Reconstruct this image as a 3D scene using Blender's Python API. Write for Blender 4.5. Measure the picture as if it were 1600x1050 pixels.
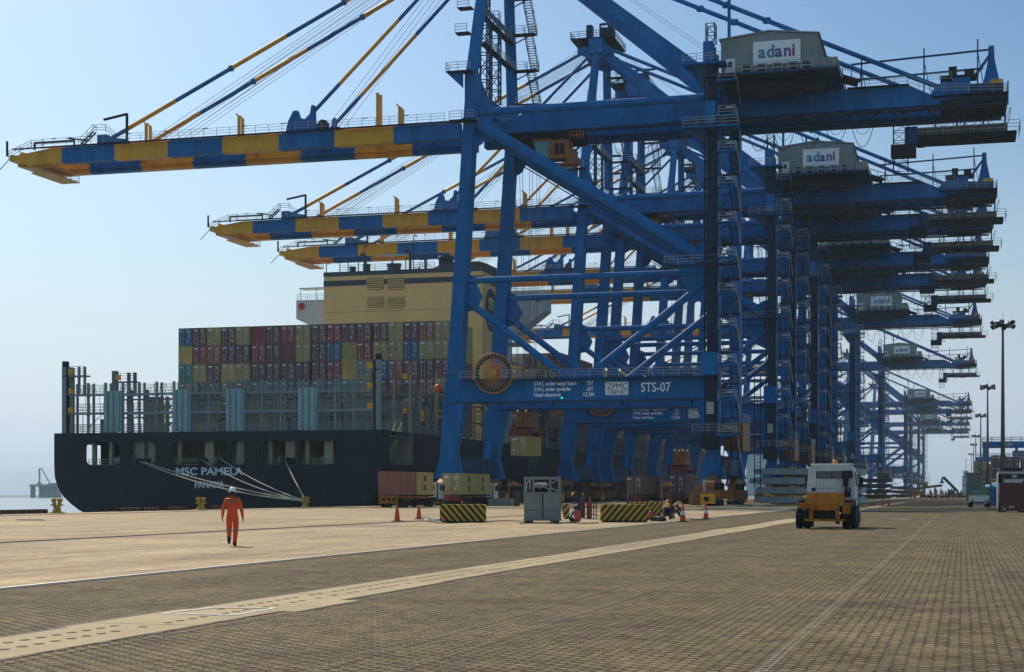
import bpy, bmesh, math, random
from mathutils import Vector, Matrix
R = math.radians
random.seed(7)
scene = bpy.context.scene
for o in list(bpy.data.objects): bpy.data.objects.remove(o)

# ---------------------------------------------------------------- camera
F = 2540.0; PHI = R(15.47); CH = 1.64; HY = 770.0      # focal length in photo pixels, yaw, eye height, horizon row
cd = bpy.data.cameras.new('camera'); cam = bpy.data.objects.new('camera', cd)
scene.collection.objects.link(cam); scene.camera = cam
cam.location = (0, 0, CH); cam.rotation_euler = (R(90), 0, PHI)
cd.sensor_width = 36; cd.lens = 36*F/1600; cd.shift_y = (HY-525)/1600
cd.clip_start = 0.3; cd.clip_end = 20000

# ---------------------------------------------------------------- sky, sun, exposure
SUN_EL, SUN_AZ = R(42), R(-39)      # azimuth from +Y towards +X
w = bpy.data.worlds.new('World'); scene.world = w; w.use_nodes = True
nt = w.node_tree; bg = nt.nodes['Background']
sky = nt.nodes.new('ShaderNodeTexSky'); sky.sky_type = 'NISHITA'; sky.sun_disc = False
sky.sun_elevation = SUN_EL; sky.sun_rotation = SUN_AZ
sky.air_density = 1.0; sky.dust_density = 1.1; sky.ozone_density = 3.0
N = nt.nodes.new; L_ = nt.links.new
def wmix(a, b, mode='MIX', f=1.0):
    x = N('ShaderNodeMix'); x.data_type = 'RGBA'; x.blend_type = mode
    if isinstance(f, float): x.inputs['Factor'].default_value = f
    else: L_(f, x.inputs['Factor'])
    for v, k in ((a, 'A'), (b, 'B')):
        if isinstance(v, tuple): x.inputs[k].default_value = (*v, 1)
        else: L_(v, x.inputs[k])
    return x.outputs['Result']
# clear upper sky: deepened away from the sun; low sky: even pale haze
up = wmix(sky.outputs[0], (.115*.90, .115, .115*1.08), 'MULTIPLY'); gm = N('ShaderNodeGamma'); gm.inputs[1].default_value = 1.6; L_(up, gm.inputs[0])
up = wmix(gm.outputs[0], (1.1, .98, .78), 'MULTIPLY'); up = wmix(up, (.165, .34, .51), 'LIGHTEN')
bw = N('ShaderNodeRGBToBW'); L_(sky.outputs[0], bw.inputs[0]); low = wmix(bw.outputs[0], (.115*.66, .115*.74, .115*.87), 'MULTIPLY'); low = wmix(low, (.57, .67, .79), 'MIX', .5)
tc = N('ShaderNodeTexCoord'); sx = N('ShaderNodeSeparateXYZ'); L_(tc.outputs['Generated'], sx.inputs[0])
mr = N('ShaderNodeMapRange'); mr.inputs['From Min'].default_value = .0; mr.inputs['From Max'].default_value = .28; mr.inputs['To Min'].default_value = 1; mr.inputs['To Max'].default_value = .0; mr.interpolation_type = 'SMOOTHSTEP'
L_(sx.outputs[2], mr.inputs['Value']); L_(wmix(up, low, 'MIX', mr.outputs[0]), bg.inputs[0]); bg.inputs[1].default_value = 1.0    # the 0.115 strength is applied inside the colour chain above
sl = bpy.data.lights.new('sun', 'SUN'); sl.energy = 4.4; sl.angle = R(0.6); sl.color = (1.0, .85, .64)
so = bpy.data.objects.new('sun', sl); scene.collection.objects.link(so)
sd = Vector((math.sin(SUN_AZ)*math.cos(SUN_EL), math.cos(SUN_AZ)*math.cos(SUN_EL), math.sin(SUN_EL)))
so.rotation_euler = sd.to_track_quat('Z', 'Y').to_euler()
scene.view_settings.view_transform = 'Standard'; scene.view_settings.look = 'None'
scene.view_settings.exposure = 0.0; scene.view_settings.gamma = 1
scene.render.engine = 'CYCLES'

# ---------------------------------------------------------------- pixel -> place helpers
def XP(px, Y):                       # X of the point seen at column px lying in the plane Y
    return math.tan(math.atan((px-800)/F)-PHI)*Y
def DEP(X, Y): return -X*math.sin(PHI)+Y*math.cos(PHI)
def G(px, py):                       # ground point
    d = F*CH/(py-HY); a = math.atan((px-800)/F)-PHI
    Y = d/(math.cos(PHI)-math.tan(a)*math.sin(PHI)); return (math.tan(a)*Y, Y)
def ZP(py, X, Y): return (HY-py)*DEP(X, Y)/F+CH

# ---------------------------------------------------------------- materials
MATS = {}
def mat(name, col, rough=.55, metal=0, var=.12, scale=1.2, bump=0, bscale=20, spec=.5, emit=0, alpha=1, streak=0):
    if name in MATS: return MATS[name]
    m = bpy.data.materials.new(name); m.use_nodes = True; MATS[name] = m
    n = m.node_tree.nodes; l = m.node_tree.links; b = n['Principled BSDF']
    b.inputs['Roughness'].default_value = rough; b.inputs['Metallic'].default_value = metal
    b.inputs['Specular IOR Level'].default_value = spec
    c4 = (*col, 1)
    if emit:
        b.inputs['Base Color'].default_value = c4
        b.inputs['Emission Color'].default_value = c4; b.inputs['Emission Strength'].default_value = emit
        return m
    if var > 0:
        g = n.new('ShaderNodeNewGeometry')
        mp = n.new('ShaderNodeMapping'); mp.inputs['Scale'].default_value = (1, 1, .35 if streak else 1)
        l.new(g.outputs['Position'], mp.inputs[0])
        t = n.new('ShaderNodeTexNoise'); t.inputs['Scale'].default_value = scale; t.inputs['Detail'].default_value = 6
        t.inputs['Roughness'].default_value = .65
        l.new(mp.outputs[0], t.inputs['Vector'])
        cr = n.new('ShaderNodeValToRGB'); cr.color_ramp.elements[0].position = .3; cr.color_ramp.elements[1].position = .72
        lo = [c*(1-var*1.5) for c in col]; hi = [min(1, c*(1+var)+.01*var) for c in col]
        cr.color_ramp.elements[0].color = (*lo, 1); cr.color_ramp.elements[1].color = (*hi, 1)
        l.new(t.outputs[0], cr.inputs[0]); last = cr.outputs[0]
        if streak:
            t2 = n.new('ShaderNodeTexNoise'); t2.inputs['Scale'].default_value = 2.2; t2.inputs['Detail'].default_value = 5
            mp2 = n.new('ShaderNodeMapping'); mp2.inputs['Scale'].default_value = (2.2, 2.2, .18)
            l.new(g.outputs['Position'], mp2.inputs[0]); l.new(mp2.outputs[0], t2.inputs['Vector'])
            c2 = n.new('ShaderNodeValToRGB'); c2.color_ramp.elements[0].position = .58; c2.color_ramp.elements[1].position = .78
            c2.color_ramp.elements[0].color = (0, 0, 0, 1); c2.color_ramp.elements[1].color = (streak, streak, streak, 1)
            l.new(t2.outputs[0], c2.inputs[0])
            mx = n.new('ShaderNodeMix'); mx.data_type = 'RGBA'; mx.inputs['B'].default_value = (.10, .06, .035, 1)
            l.new(c2.outputs[0], mx.inputs['Factor']); l.new(last, mx.inputs['A']); last = mx.outputs['Result']
        l.new(last, b.inputs['Base Color'])
    else: b.inputs['Base Color'].default_value = c4
    if bump:
        t = n.new('ShaderNodeTexNoise'); t.inputs['Scale'].default_value = bscale; t.inputs['Detail'].default_value = 4
        g = n.new('ShaderNodeNewGeometry'); l.new(g.outputs['Position'], t.inputs['Vector'])
        bp = n.new('ShaderNodeBump'); bp.inputs['Strength'].default_value = bump; bp.inputs['Distance'].default_value = .05
        l.new(t.outputs[0], bp.inputs['Height']); l.new(bp.outputs[0], b.inputs['Normal'])
    return m
BLUE = mat('crane_blue', (.003, .135, .375), .6, spec=.15, var=.22, scale=.45, streak=.5)
BLUED = mat('crane_blue_dark', (.007, .045, .12), .6, spec=.25, var=.2, scale=.5, streak=.3)
DARK = mat('dark_steel', (.012, .014, .018), .7, spec=.2, var=.25, scale=1.5)
YEL = mat('boom_yellow', (.80, .35, .016), .5, spec=.25, var=.16, scale=.5, streak=.45)
ORA = mat('bogie_orange', (.30, .105, .009), .55, var=.3, scale=1.5, streak=.6)
GALV = mat('galvanised', (.38, .38, .37), .5, .3, var=.15)
HOUSE = mat('house_grey', (.23, .25, .245), .6, var=.08, scale=.3)
WHITE = mat('white_paint', (.78, .78, .77), .5, var=.05)
TXT = mat('white_lettering', (.88, .90, .92), .6, var=.08)
NAVY = mat('logo_navy', (.012, .03, .09), .5, var=0)
LOGB = mat('logo_teal', (.01, .18, .36), .5, var=0)
LOGP = mat('logo_purple', (.13, .04, .22), .5, var=0)
LOGM = mat('logo_magenta', (.28, .03, .12), .5, var=0)
GLASS = mat('cab_glass', (.05, .22, .20), .12, var=0, spec=.8)
BLACK = mat('black_rubber', (.012, .012, .013), .75, var=.3, scale=4, bump=.3)
CABLE = mat('cable_black', (.02, .02, .02), .7, var=0)
WIRE = mat('steel_wire', (.12, .13, .14), .5, .2, var=0)
RED = mat('signal_red', (.5, .035, .015), .5, var=.1)
ORG = mat('reel_orange', (.55, .23, .03), .5, var=.1)
GREENL = mat('green_lamp', (.02, .9, .35), .4, emit=1.5)

# ---------------------------------------------------------------- mesh builder
class MB:
    def __init__(s, off=(0, 0, 0)): s.v = []; s.f = []; s.m = []; s.sm = []; s.off = Vector(off); s.mats = []
    def mi(s, m):
        if m not in s.mats: s.mats.append(m)
        return s.mats.index(m)
    def add(s, vs, fs, m, smooth=False):
        k = len(s.v); s.v += [tuple(Vector(p)-s.off) for p in vs]; i = s.mi(m)
        for f in fs: s.f.append([k+a for a in f]); s.m.append(i); s.sm.append(smooth)
    def box(s, x0, x1, y0, y1, z0, z1, m):
        s.add([(x0,y0,z0),(x1,y0,z0),(x1,y1,z0),(x0,y1,z0),(x0,y0,z1),(x1,y0,z1),(x1,y1,z1),(x0,y1,z1)],
              [(0,3,2,1),(4,5,6,7),(0,1,5,4),(1,2,6,5),(2,3,7,6),(3,0,4,7)], m); return s
    def hexa(s, lo, hi, m):          # lo, hi: four points each, counter-clockwise from above
        s.add(list(lo)+list(hi), [(0,3,2,1),(4,5,6,7),(0,1,5,4),(1,2,6,5),(2,3,7,6),(3,0,4,7)], m); return s
    def beam(s, p, q, w, h, m, up=(0, 0, 1)):
        p, q = Vector(p), Vector(q); d = (q-p)
        if d.length < 1e-6: return s
        d.normalize(); u = Vector(up)
        if abs(d.dot(u)) > .98: u = Vector((0, 1, 0))
        a = d.cross(u).normalized()*(w/2); b = a.cross(d).normalized()*(h/2)
        lo = [p-a-b, p+a-b, p+a+b, p-a+b]; hi = [q-a-b, q+a-b, q+a+b, q-a+b]
        s.add(lo+hi, [(0,1,2,3),(7,6,5,4),(0,4,5,1),(1,5,6,2),(2,6,7,3),(3,7,4,0)], m); return s
    def tube(s, p, q, r, m, n=10, r2=None, cap=True):
        p, q = Vector(p), Vector(q); d = q-p
        if d.length < 1e-6: return s
        r2 = r if r2 is None else r2; d.normalize()
        u = Vector((0, 0, 1)) if abs(d.z) < .9 else Vector((1, 0, 0))
        a = d.cross(u).normalized(); b = d.cross(a).normalized()
        A = [p+(a*math.cos(2*math.pi*i/n)+b*math.sin(2*math.pi*i/n))*r for i in range(n)]
        B = [q+(a*math.cos(2*math.pi*i/n)+b*math.sin(2*math.pi*i/n))*r2 for i in range(n)]
        s.add(A+B, [(i, (i+1) % n, n+(i+1) % n, n+i) for i in range(n)], m, n > 5)
        if cap: s.add(A, [tuple(range(n-1, -1, -1))], m); s.add(B, [tuple(range(n))], m)
        return s
    def path(s, pts, r, m, n=5):
        for a, b in zip(pts, pts[1:]): s.tube(a, b, r, m, n, cap=False)
        return s
    def prism(s, poly, ax, a0, a1, m):   # poly in the other two axes (ordered), extruded along axis ax
        def P(u, v, a): return {'x': (a, u, v), 'y': (u, a, v), 'z': (u, v, a)}[ax]
        n = len(poly)
        s.add([P(u, v, a0) for u, v in poly]+[P(u, v, a1) for u, v in poly],
              [tuple(range(n)), tuple(range(2*n-1, n-1, -1))]+[(i, n+i, n+(i+1) % n, (i+1) % n) for i in range(n)], m); return s
    def lathe(s, prof, c, m, ax='z', n=16):   # prof: (r, h)
        c = Vector(c); vs = []
        for r, h in prof:
            for i in range(n):
                a = 2*math.pi*i/n; u, v = r*math.cos(a), r*math.sin(a)
                vs.append(c+Vector({'z': (u, v, h), 'x': (h, u, v), 'y': (u, h, v)}[ax]))
        k = len(prof)
        s.add(vs, [(j*n+i, j*n+(i+1) % n, (j+1)*n+(i+1) % n, (j+1)*n+i) for j in range(k-1) for i in range(n)], m, True)
        for j in (0, k-1):
            if prof[j][0] > 1e-4: s.add(vs[j*n:j*n+n], [tuple(range(n))], m)
        return s
    def rail(s, pts, m, h=1.1, step=1.9, t=.055, rails=3):
        for a, b in zip(pts, pts[1:]):
            a, b = Vector(a), Vector(b); L = (b-a).length; k = max(1, round(L/step))
            for i in range(k+1):
                p = a+(b-a)*i/k; s.beam(p, p+Vector((0, 0, h)), t, t, m)
            for j in range(rails):
                z = Vector((0, 0, h*(1-j/rails))); s.beam(a+z, b+z, t, t, m)
        return s
    def stair(s, p, q, wdir, wid, m, step=.28, t=.07):
        p, q, wd = Vector(p), Vector(q), Vector(wdir).normalized()*wid/2
        n = max(2, int(abs(q.z-p.z)/step))
        for sg in (-1, 1):
            s.beam(p+wd*sg, q+wd*sg, .06, .22, m); s.beam(p+wd*sg+Vector((0, 0, 1)), q+wd*sg+Vector((0, 0, 1)), t*.8, t*.8, m)
            for i in (0, .5, 1): c = p+(q-p)*i+wd*sg; s.beam(c, c+Vector((0, 0, 1)), t*.8, t*.8, m)
        for i in range(n):
            c = p+(q-p)*(i+.5)/n; s.beam(c-wd, c+wd, .24, .05, m)
        return s
    def lattice(s, x0, x1, y0, y1, z0, z1, m, t=.14, step=1.6, tb=.08):
        C4 = [(x0,y0),(x1,y0),(x1,y1),(x0,y1)]
        for x, y in C4: s.beam((x,y,z0), (x,y,z1), t, t, m)
        k = max(1, round((z1-z0)/step)); dz = (z1-z0)/k
        for i in range(k+1):
            z = z0+i*dz
            for a in range(4):
                A, B = C4[a], C4[(a+1) % 4]; s.beam((*A, z), (*B, z), tb, tb, m)
                if i < k: s.beam((*A, z), (*B, z+dz), tb*.8, tb*.8, m) if (i+a) % 2 else s.beam((*B, z), (*A, z+dz), tb*.8, tb*.8, m)
        return s
    def mesh(s, name):
        me = bpy.data.meshes.new(name); me.from_pydata(s.v, [], s.f)
        for m in s.mats: me.materials.append(m)
        me.polygons.foreach_set('material_index', s.m); me.polygons.foreach_set('use_smooth', s.sm)
        me.update(); return me
    def build(s, name, parent=None, loc=None):
        o = bpy.data.objects.new(name, s.mesh(name)); scene.collection.objects.link(o)
        if parent: o.parent = parent
        if loc: o.location = loc
        return o
def thing(name, label, cat, loc=(0, 0, 0), rz=0, group=None):
    o = bpy.data.objects.new(name, None); scene.collection.objects.link(o); o.empty_display_size = .5
    o.location = loc; o.rotation_euler = (0, 0, rz); o['label'] = label; o['category'] = cat
    if group: o['group'] = group
    return o
def tag(o, label, cat, group=None):
    o['label'] = label; o['category'] = cat
    if group: o['group'] = group
    return o
def kind(o, k='structure', label=None, cat=None):
    o['kind'] = k
    if label: o['label'] = label
    if cat: o['category'] = cat
    return o
def copy_tree(o, parent=None, skip=()):
    c = o.copy(); scene.collection.objects.link(c); c.parent = parent
    for ch in list(o.children):
        if ch.name.split('.')[0] in skip: continue
        copy_tree(ch, c, skip)
    return c
def text_mesh(s, size, name, m, depth=.012, align='LEFT', bold=0):
    cu = bpy.data.curves.new(name, 'FONT'); cu.body = s; cu.size = size; cu.extrude = depth; cu.align_x = align; cu.offset = bold
    cu.resolution_u = 3
    t = bpy.data.objects.new(name, cu); scene.collection.objects.link(t)
    dg = bpy.context.evaluated_depsgraph_get(); dg.update()
    me = bpy.data.meshes.new_from_object(t.evaluated_get(dg)); bpy.data.objects.remove(t)
    me.materials.clear(); me.materials.append(m); return me
def put_text(s, x0, z0, y, size, m, parent, name, xs=1.0, off=(0, 0, 0), width=None, bold=0, align='LEFT', rz=0):
    me = text_mesh(s, size, name, m, align=align, bold=bold)
    if width:
        ws = [v.co.x for v in me.vertices]; xs = width/(max(ws)-min(ws)) if ws else 1
    o = bpy.data.objects.new(name, me); scene.collection.objects.link(o); o.parent = parent
    o.rotation_euler = (R(90), 0, rz); o.scale = (xs, 1, 1)
    o.location = (x0-off[0], y-off[1], z0-off[2]); return o
ORD = ['first','second','third','fourth','fifth','sixth','seventh','eighth','ninth','tenth','eleventh','twelfth','thirteenth','fourteenth','fifteenth','sixteenth','seventeenth','eighteenth','nineteenth','twentieth']
# ================================================================ ground, water
def shader_ground(name, kindp, paint=0):
    m = bpy.data.materials.new(name); m.use_nodes = True
    n = m.node_tree.nodes; l = m.node_tree.links; b = n['Principled BSDF']
    g = n.new('ShaderNodeNewGeometry')
    sqz = n.new('ShaderNodeMapping'); sqz.inputs['Scale'].default_value = (1, .3, 1); l.new(g.outputs['Position'], sqz.inputs[0])
    def noise(scale, det=6, vec=None, ro=.6, dist=0):
        t = n.new('ShaderNodeTexNoise'); t.inputs['Scale'].default_value = scale; t.inputs['Detail'].default_value = det
        t.inputs['Roughness'].default_value = ro; t.inputs['Distortion'].default_value = dist
        l.new(vec or g.outputs['Position'], t.inputs['Vector']); return t
    def ramp(src, stops):
        r = n.new('ShaderNodeValToRGB'); e = r.color_ramp.elements
        e[0].position, e[1].position = stops[0][0], stops[-1][0]; e[0].color = (*stops[0][1], 1); e[1].color = (*stops[-1][1], 1)
        for p, c in stops[1:-1]:
            x = e.new(p); x.color = (*c, 1)
        l.new(src, r.inputs[0]); return r
    def mix(a, bb, f, mode='MIX'):
        x = n.new('ShaderNodeMix'); x.data_type = 'RGBA'; x.blend_type = mode
        if isinstance(f, float): x.inputs['Factor'].default_value = f
        else: l.new(f, x.inputs['Factor'])
        l.new(a, x.inputs['A'])
        if isinstance(bb, tuple): x.inputs['B'].default_value = (*bb, 1)
        else: l.new(bb, x.inputs['B'])
        return x.outputs['Result']
    if kindp == 'paver':
        # wobble the position a little so the joints are not ruler straight, then lay bricks lengthwise along Y
        wob = noise(3.5, 3); sub = n.new('ShaderNodeVectorMath'); sub.operation = 'SUBTRACT'; sub.inputs[1].default_value = (.5, .5, .5)
        l.new(wob.outputs[1], sub.inputs[0]); sc = n.new('ShaderNodeVectorMath'); sc.operation = 'SCALE'; sc.inputs['Scale'].default_value = .05
        l.new(sub.outputs[0], sc.inputs[0]); ad = n.new('ShaderNodeVectorMath'); ad.operation = 'ADD'
        l.new(g.outputs['Position'], ad.inputs[0]); l.new(sc.outputs[0], ad.inputs[1])
        # zig-zag edge of the interlocking blocks
        sp = n.new('ShaderNodeSeparateXYZ'); l.new(ad.outputs[0], sp.inputs[0])
        pp = n.new('ShaderNodeMath'); pp.operation = 'PINGPONG'; pp.inputs[1].default_value = .05625; l.new(sp.outputs[1], pp.inputs[0])
        mu = n.new('ShaderNodeMath'); mu.operation = 'MULTIPLY_ADD'; mu.inputs[1].default_value = .62
        l.new(pp.outputs[0], mu.inputs[0]); l.new(sp.outputs[0], mu.inputs[2])
        ky = n.new('ShaderNodeMath'); ky.operation = 'MULTIPLY'; ky.inputs[1].default_value = .3; l.new(sp.outputs[1], ky.inputs[0]); cb = n.new('ShaderNodeCombineXYZ'); l.new(ky.outputs[0], cb.inputs[0]); l.new(mu.outputs[0], cb.inputs[1])
        br = n.new('ShaderNodeTexBrick'); l.new(cb.outputs[0], br.inputs['Vector'])
        br.offset = .5; br.inputs['Scale'].default_value = 1; br.inputs['Brick Width'].default_value = .225*.3
        br.inputs['Row Height'].default_value = .125; br.inputs['Mortar Size'].default_value = .0095
        br.inputs['Mortar Smooth'].default_value = .12; br.inputs['Bias'].default_value = 0
        br.inputs['Color1'].default_value = (.25, .188, .108, 1); br.inputs['Color2'].default_value = (.135, .108, .068, 1)
        br.inputs['Mortar'].default_value = (.005, .004, .0025, 1)  # widened near-black joints also paint in the shadow between the raised blocks
        big = noise(.35, 5); r1 = ramp(big.outputs[0], [(.28, (.50, .50, .52)), (.5, (.92, .90, .88)), (.70, (1.3, 1.22, 1.08))])
        c = mix(br.outputs['Color'], r1.outputs[0], .9, 'MULTIPLY')
        mid = noise(6, 5, sqz.outputs[0]); r2 = ramp(mid.outputs[0], [(.3, (.72, .72, .72)), (.7, (1.2, 1.2, 1.2))]); c = mix(c, r2.outputs[0], .8, 'MULTIPLY')
        fine = noise(60, 3, sqz.outputs[0], ro=.8); r3 = ramp(fine.outputs[0], [(.3, (.62, .62, .62)), (.72, (1.45, 1.45, 1.4))]); c = mix(c, r3.outputs[0], .7, 'MULTIPLY')
        # tyre-polished tracks running along the road
        mpt = n.new('ShaderNodeMapping'); mpt.inputs['Scale'].default_value = (.9, .012, 1); l.new(g.outputs['Position'], mpt.inputs[0])
        tr = noise(1, 3, mpt.outputs[0]); r4 = ramp(tr.outputs[0], [(.38, (.78, .78, .80)), (.6, (1.08, 1.07, 1.05))]); c = mix(c, r4.outputs[0], .8, 'MULTIPLY')
        sd_ = noise(1.3, 7, ro=.75, dist=.8); rs = ramp(sd_.outputs[0], [(.48, (0, 0, 0)), (.70, (.55, .55, .55))]); c = mix(c, (.27, .19, .095), rs.outputs[0])     # sand swept into the surface
        ol = noise(.55, 6, dist=1.2); ro_ = ramp(ol.outputs[0], [(.24, (.42, .41, .40)), (.33, (1, 1, 1)), (.9, (1, 1, 1))]); c = mix(c, ro_.outputs[0], .75, 'MULTIPLY')
        if paint:
            wn = noise(38, 6, ro=.85); rw = ramp(wn.outputs[0], [(.40, (0, 0, 0)), (.60, (paint, paint, paint))])
            wn2 = noise(.6, 4); rw2 = ramp(wn2.outputs[0], [(.3, (.35, .35, .35)), (.6, (1, 1, 1))])
            mk = mix(rw.outputs[0], rw2.outputs[0], 1.0, 'MULTIPLY'); iv = n.new('ShaderNodeMath'); iv.operation = 'MULTIPLY_ADD'; iv.inputs[1].default_value = -.8; iv.inputs[2].default_value = 1
            l.new(br.outputs['Fac'], iv.inputs[0]); mm = n.new('ShaderNodeMath'); mm.operation = 'MULTIPLY'; l.new(mk, mm.inputs[0]); l.new(iv.outputs[0], mm.inputs[1])
            c = mix(c, (.36, .325, .27), mm.outputs[0])
        l.new(c, b.inputs['Base Color']); b.inputs['Roughness'].default_value = .85; b.inputs['Specular IOR Level'].default_value = .12
        h = n.new('ShaderNodeMath'); h.operation = 'MULTIPLY_ADD'; l.new(fine.outputs[0], h.inputs[0]); h.inputs[1].default_value = .35
        inv = n.new('ShaderNodeMath'); inv.operation = 'SUBTRACT'; inv.inputs[0].default_value = 1; l.new(br.outputs['Fac'], inv.inputs[1])
        # every block sits a little differently
        vo = n.new('ShaderNodeTexWhiteNoise'); vo.noise_dimensions = '3D'; l.new(br.outputs['Color'], vo.inputs['Vector'])
        h3 = n.new('ShaderNodeMath'); h3.operation = 'MULTIPLY_ADD'; h3.inputs[1].default_value = .22; l.new(vo.outputs[0], h3.inputs[0]); l.new(inv.outputs[0], h3.inputs[2])
        l.new(h3.outputs[0], h.inputs[2])
        h4 = n.new('ShaderNodeMath'); h4.operation = 'MULTIPLY_ADD'; l.new(mid.outputs[0], h4.inputs[0]); h4.inputs[1].default_value = 1.0; l.new(h.outputs[0], h4.inputs[2])
        bp = n.new('ShaderNodeBump'); bp.inputs['Strength'].default_value = 1; bp.inputs['Distance'].default_value = .03
        l.new(h4.outputs[0], bp.inputs['Height']); l.new(bp.outputs[0], b.inputs['Normal'])
    else:
        br = n.new('ShaderNodeTexBrick'); l.new(g.outputs['Position'], br.inputs['Vector'])
        br.offset = 0; br.inputs['Scale'].default_value = 1; br.inputs['Brick Width'].default_value = 7.35
        br.inputs['Row Height'].default_value = 6.1; br.inputs['Mortar Size'].default_value = .045
        base = ((.47, .335, .18), (.42, .30, .162)) if kindp == 'concrete' else ((.40, .30, .165), (.35, .262, .145))
        br.inputs['Color1'].default_value = (*base[0], 1); br.inputs['Color2'].default_value = (*base[1], 1)
        br.inputs['Mortar'].default_value = (.16, .13, .10, 1)
        c = br.outputs['Color']
        mpt = n.new('ShaderNodeMapping'); mpt.inputs['Scale'].default_value = (.55, .05, 1); l.new(g.outputs['Position'], mpt.inputs[0])
        a = noise(.9, 6, mpt.outputs[0]); r = ramp(a.outputs[0], [(.28, (.66, .63, .6)), (.5, (.95, .95, .95)), (.75, (1.15, 1.15, 1.15))]); c = mix(c, r.outputs[0], .85, 'MULTIPLY')
        mid = noise(.25, 6); r = ramp(mid.outputs[0], [(.32, (.72, .70, .67)), (.6, (1.08, 1.08, 1.08))]); c = mix(c, r.outputs[0], .8, 'MULTIPLY')
        st = noise(1.7, 5, dist=.6); r = ramp(st.outputs[0], [(.24, (.45, .42, .4)), (.36, (1, 1, 1)), (.8, (1, 1, 1))]); c = mix(c, r.outputs[0], .6, 'MULTIPLY')
        fine = noise(45, 4, sqz.outputs[0], ro=.8); r = ramp(fine.outputs[0], [(.3, (.70, .70, .70)), (.7, (1.25, 1.25, 1.25))]); c = mix(c, r.outputs[0], .8, 'MULTIPLY')
        if kindp == 'concrete':
            gr = noise(5, 9, sqz.outputs[0], ro=.85); r = ramp(gr.outputs[0], [(.40, (.50, .48, .46)), (.5, (.93, .93, .93)), (.60, (1.22, 1.21, 1.2))]); c = mix(c, r.outputs[0], .9, 'MULTIPLY')
            wp = noise(.16, 5, dist=1.0); r = ramp(wp.outputs[0], [(.50, (0, 0, 0)), (.60, (1, 1, 1))]); sp2 = noise(9, 8, sqz.outputs[0], ro=.9); r2 = ramp(sp2.outputs[0], [(.35, (.50, .46, .42)), (.6, (1.0, .98, .95))]); c = mix(c, mix(c, r2.outputs[0], 1.0, 'MULTIPLY'), r.outputs[0])
            for sc_, rot, st_ in ((.9, 8, .62), (.6, -25, .55)):          # rubber marks in long faint arcs
                mq = n.new('ShaderNodeMapping'); mq.inputs['Scale'].default_value = (sc_, .03, 1); mq.inputs['Rotation'].default_value = (0, 0, R(rot)); l.new(g.outputs['Position'], mq.inputs[0])
                tq = noise(1.4, 4, mq.outputs[0], dist=.5); r = ramp(tq.outputs[0], [(.45, (1, 1, 1)), (.5, (st_, st_*.97, st_*.93)), (.56, (1, 1, 1))]); c = mix(c, r.outputs[0], .55, 'MULTIPLY')
            dp = noise(.12, 5, dist=.7); r = ramp(dp.outputs[0], [(.3, (.55, .52, .49)), (.46, (.98, .98, .98)), (.75, (1.12, 1.1, 1.06))]); c = mix(c, r.outputs[0], .8, 'MULTIPLY')
        l.new(c, b.inputs['Base Color']); b.inputs['Roughness'].default_value = .85
        bp = n.new('ShaderNodeBump'); bp.inputs['Strength'].default_value = .5; bp.inputs['Distance'].default_value = .01
        l.new(fine.outputs[0], bp.inputs['Height']); l.new(bp.outputs[0], b.inputs['Normal'])
    return m
CONC = shader_ground('apron_concrete', 'concrete'); PAVE = shader_ground('interlocking_pavers', 'paver'); STRIP = shader_ground('strip_concrete', 'strip')
QE, AX = -71.0, -15.7
kind(MB().box(QE, AX, -80, 3000, -7, 0, CONC).build('quay_apron'))
kind(MB().box(AX, 2500, -80, 6000, -7, 0, PAVE).build('yard_paving'))
# water
wm = bpy.data.materials.new('sea_water'); wm.use_nodes = True; n = wm.node_tree.nodes; l = wm.node_tree.links; b = n['Principled BSDF']
b.inputs['Base Color'].default_value = (.10, .16, .17, 1); b.inputs['Roughness'].default_value = .16
t = n.new('ShaderNodeTexNoise'); t.inputs['Scale'].default_value = .35; t.inputs['Detail'].default_value = 7
g = n.new('ShaderNodeNewGeometry'); l.new(g.outputs['Position'], t.inputs['Vector'])
bp = n.new('ShaderNodeBump'); bp.inputs['Strength'].default_value = 1; bp.inputs['Distance'].default_value = .8
l.new(t.outputs[0], bp.inputs['Height']); l.new(bp.outputs[0], b.inputs['Normal'])
ws = MB(); ws.add([(-9000,-300,-4),(QE-.01,-300,-4),(QE-.01,9000,-4),(-9000,9000,-4)], [(0,1,2,3)], wm); kind(ws.build('sea_water'))

# painted lines, rails and the drain strip are thin sheets or low pieces on the ground
LINE = shader_ground('worn_line_paint', 'paver', .45)
LINE2 = shader_ground('bright_line_paint', 'paver', .85); LINE3 = mat('apron_line_paint', (.46, .40, .31), .8, var=.3, scale=3)
def sheet(name, pts, z, m):
    s = MB(); s.add([(x, y, z) for x, y in pts], [tuple(range(len(pts)))], m); return s.build(name)
def lane(x, w_, y0, y1, m, name='lane_line'): return kind(sheet(name, [(x-w_/2,y0),(x+w_/2,y0),(x+w_/2,y1),(x-w_/2,y1)], .004, m))
lane(-1.77, .115, 5, 420, LINE2); lane(-5.0, .10, 8, 300, LINE); lane(-5.75, .10, 8, 300, LINE); lane(-8.85, .10, 8, 160, LINE)
lane(-28.6, .12, 20, 400, LINE3); lane(-62.5, .12, 60, 400, LINE3)
for i in range(9): kind(sheet('cross_line_dash', [(-1+i*2.2, 114.4), (.2+i*2.2, 114.4), (.2+i*2.2, 114.8), (-1+i*2.2, 114.8)], .004, LINE2))
ax_, ay_ = G(1415, 811.5)
kind(sheet('painted_arrow', [(ax_-.25, ay_-4), (ax_+.1, ay_-4), (ax_+.1, ay_+2), (ax_+.45, ay_+2), (ax_-.1, ay_+6), (ax_-.6, ay_+2), (ax_-.25, ay_+2)], .004, LINE2))
RAILM = mat('rail_steel', (.10, .09, .08), .35, .8, var=.2); EDGE = mat('edge_angle', (.62, .61, .58), .45, .5, var=.1)
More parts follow.
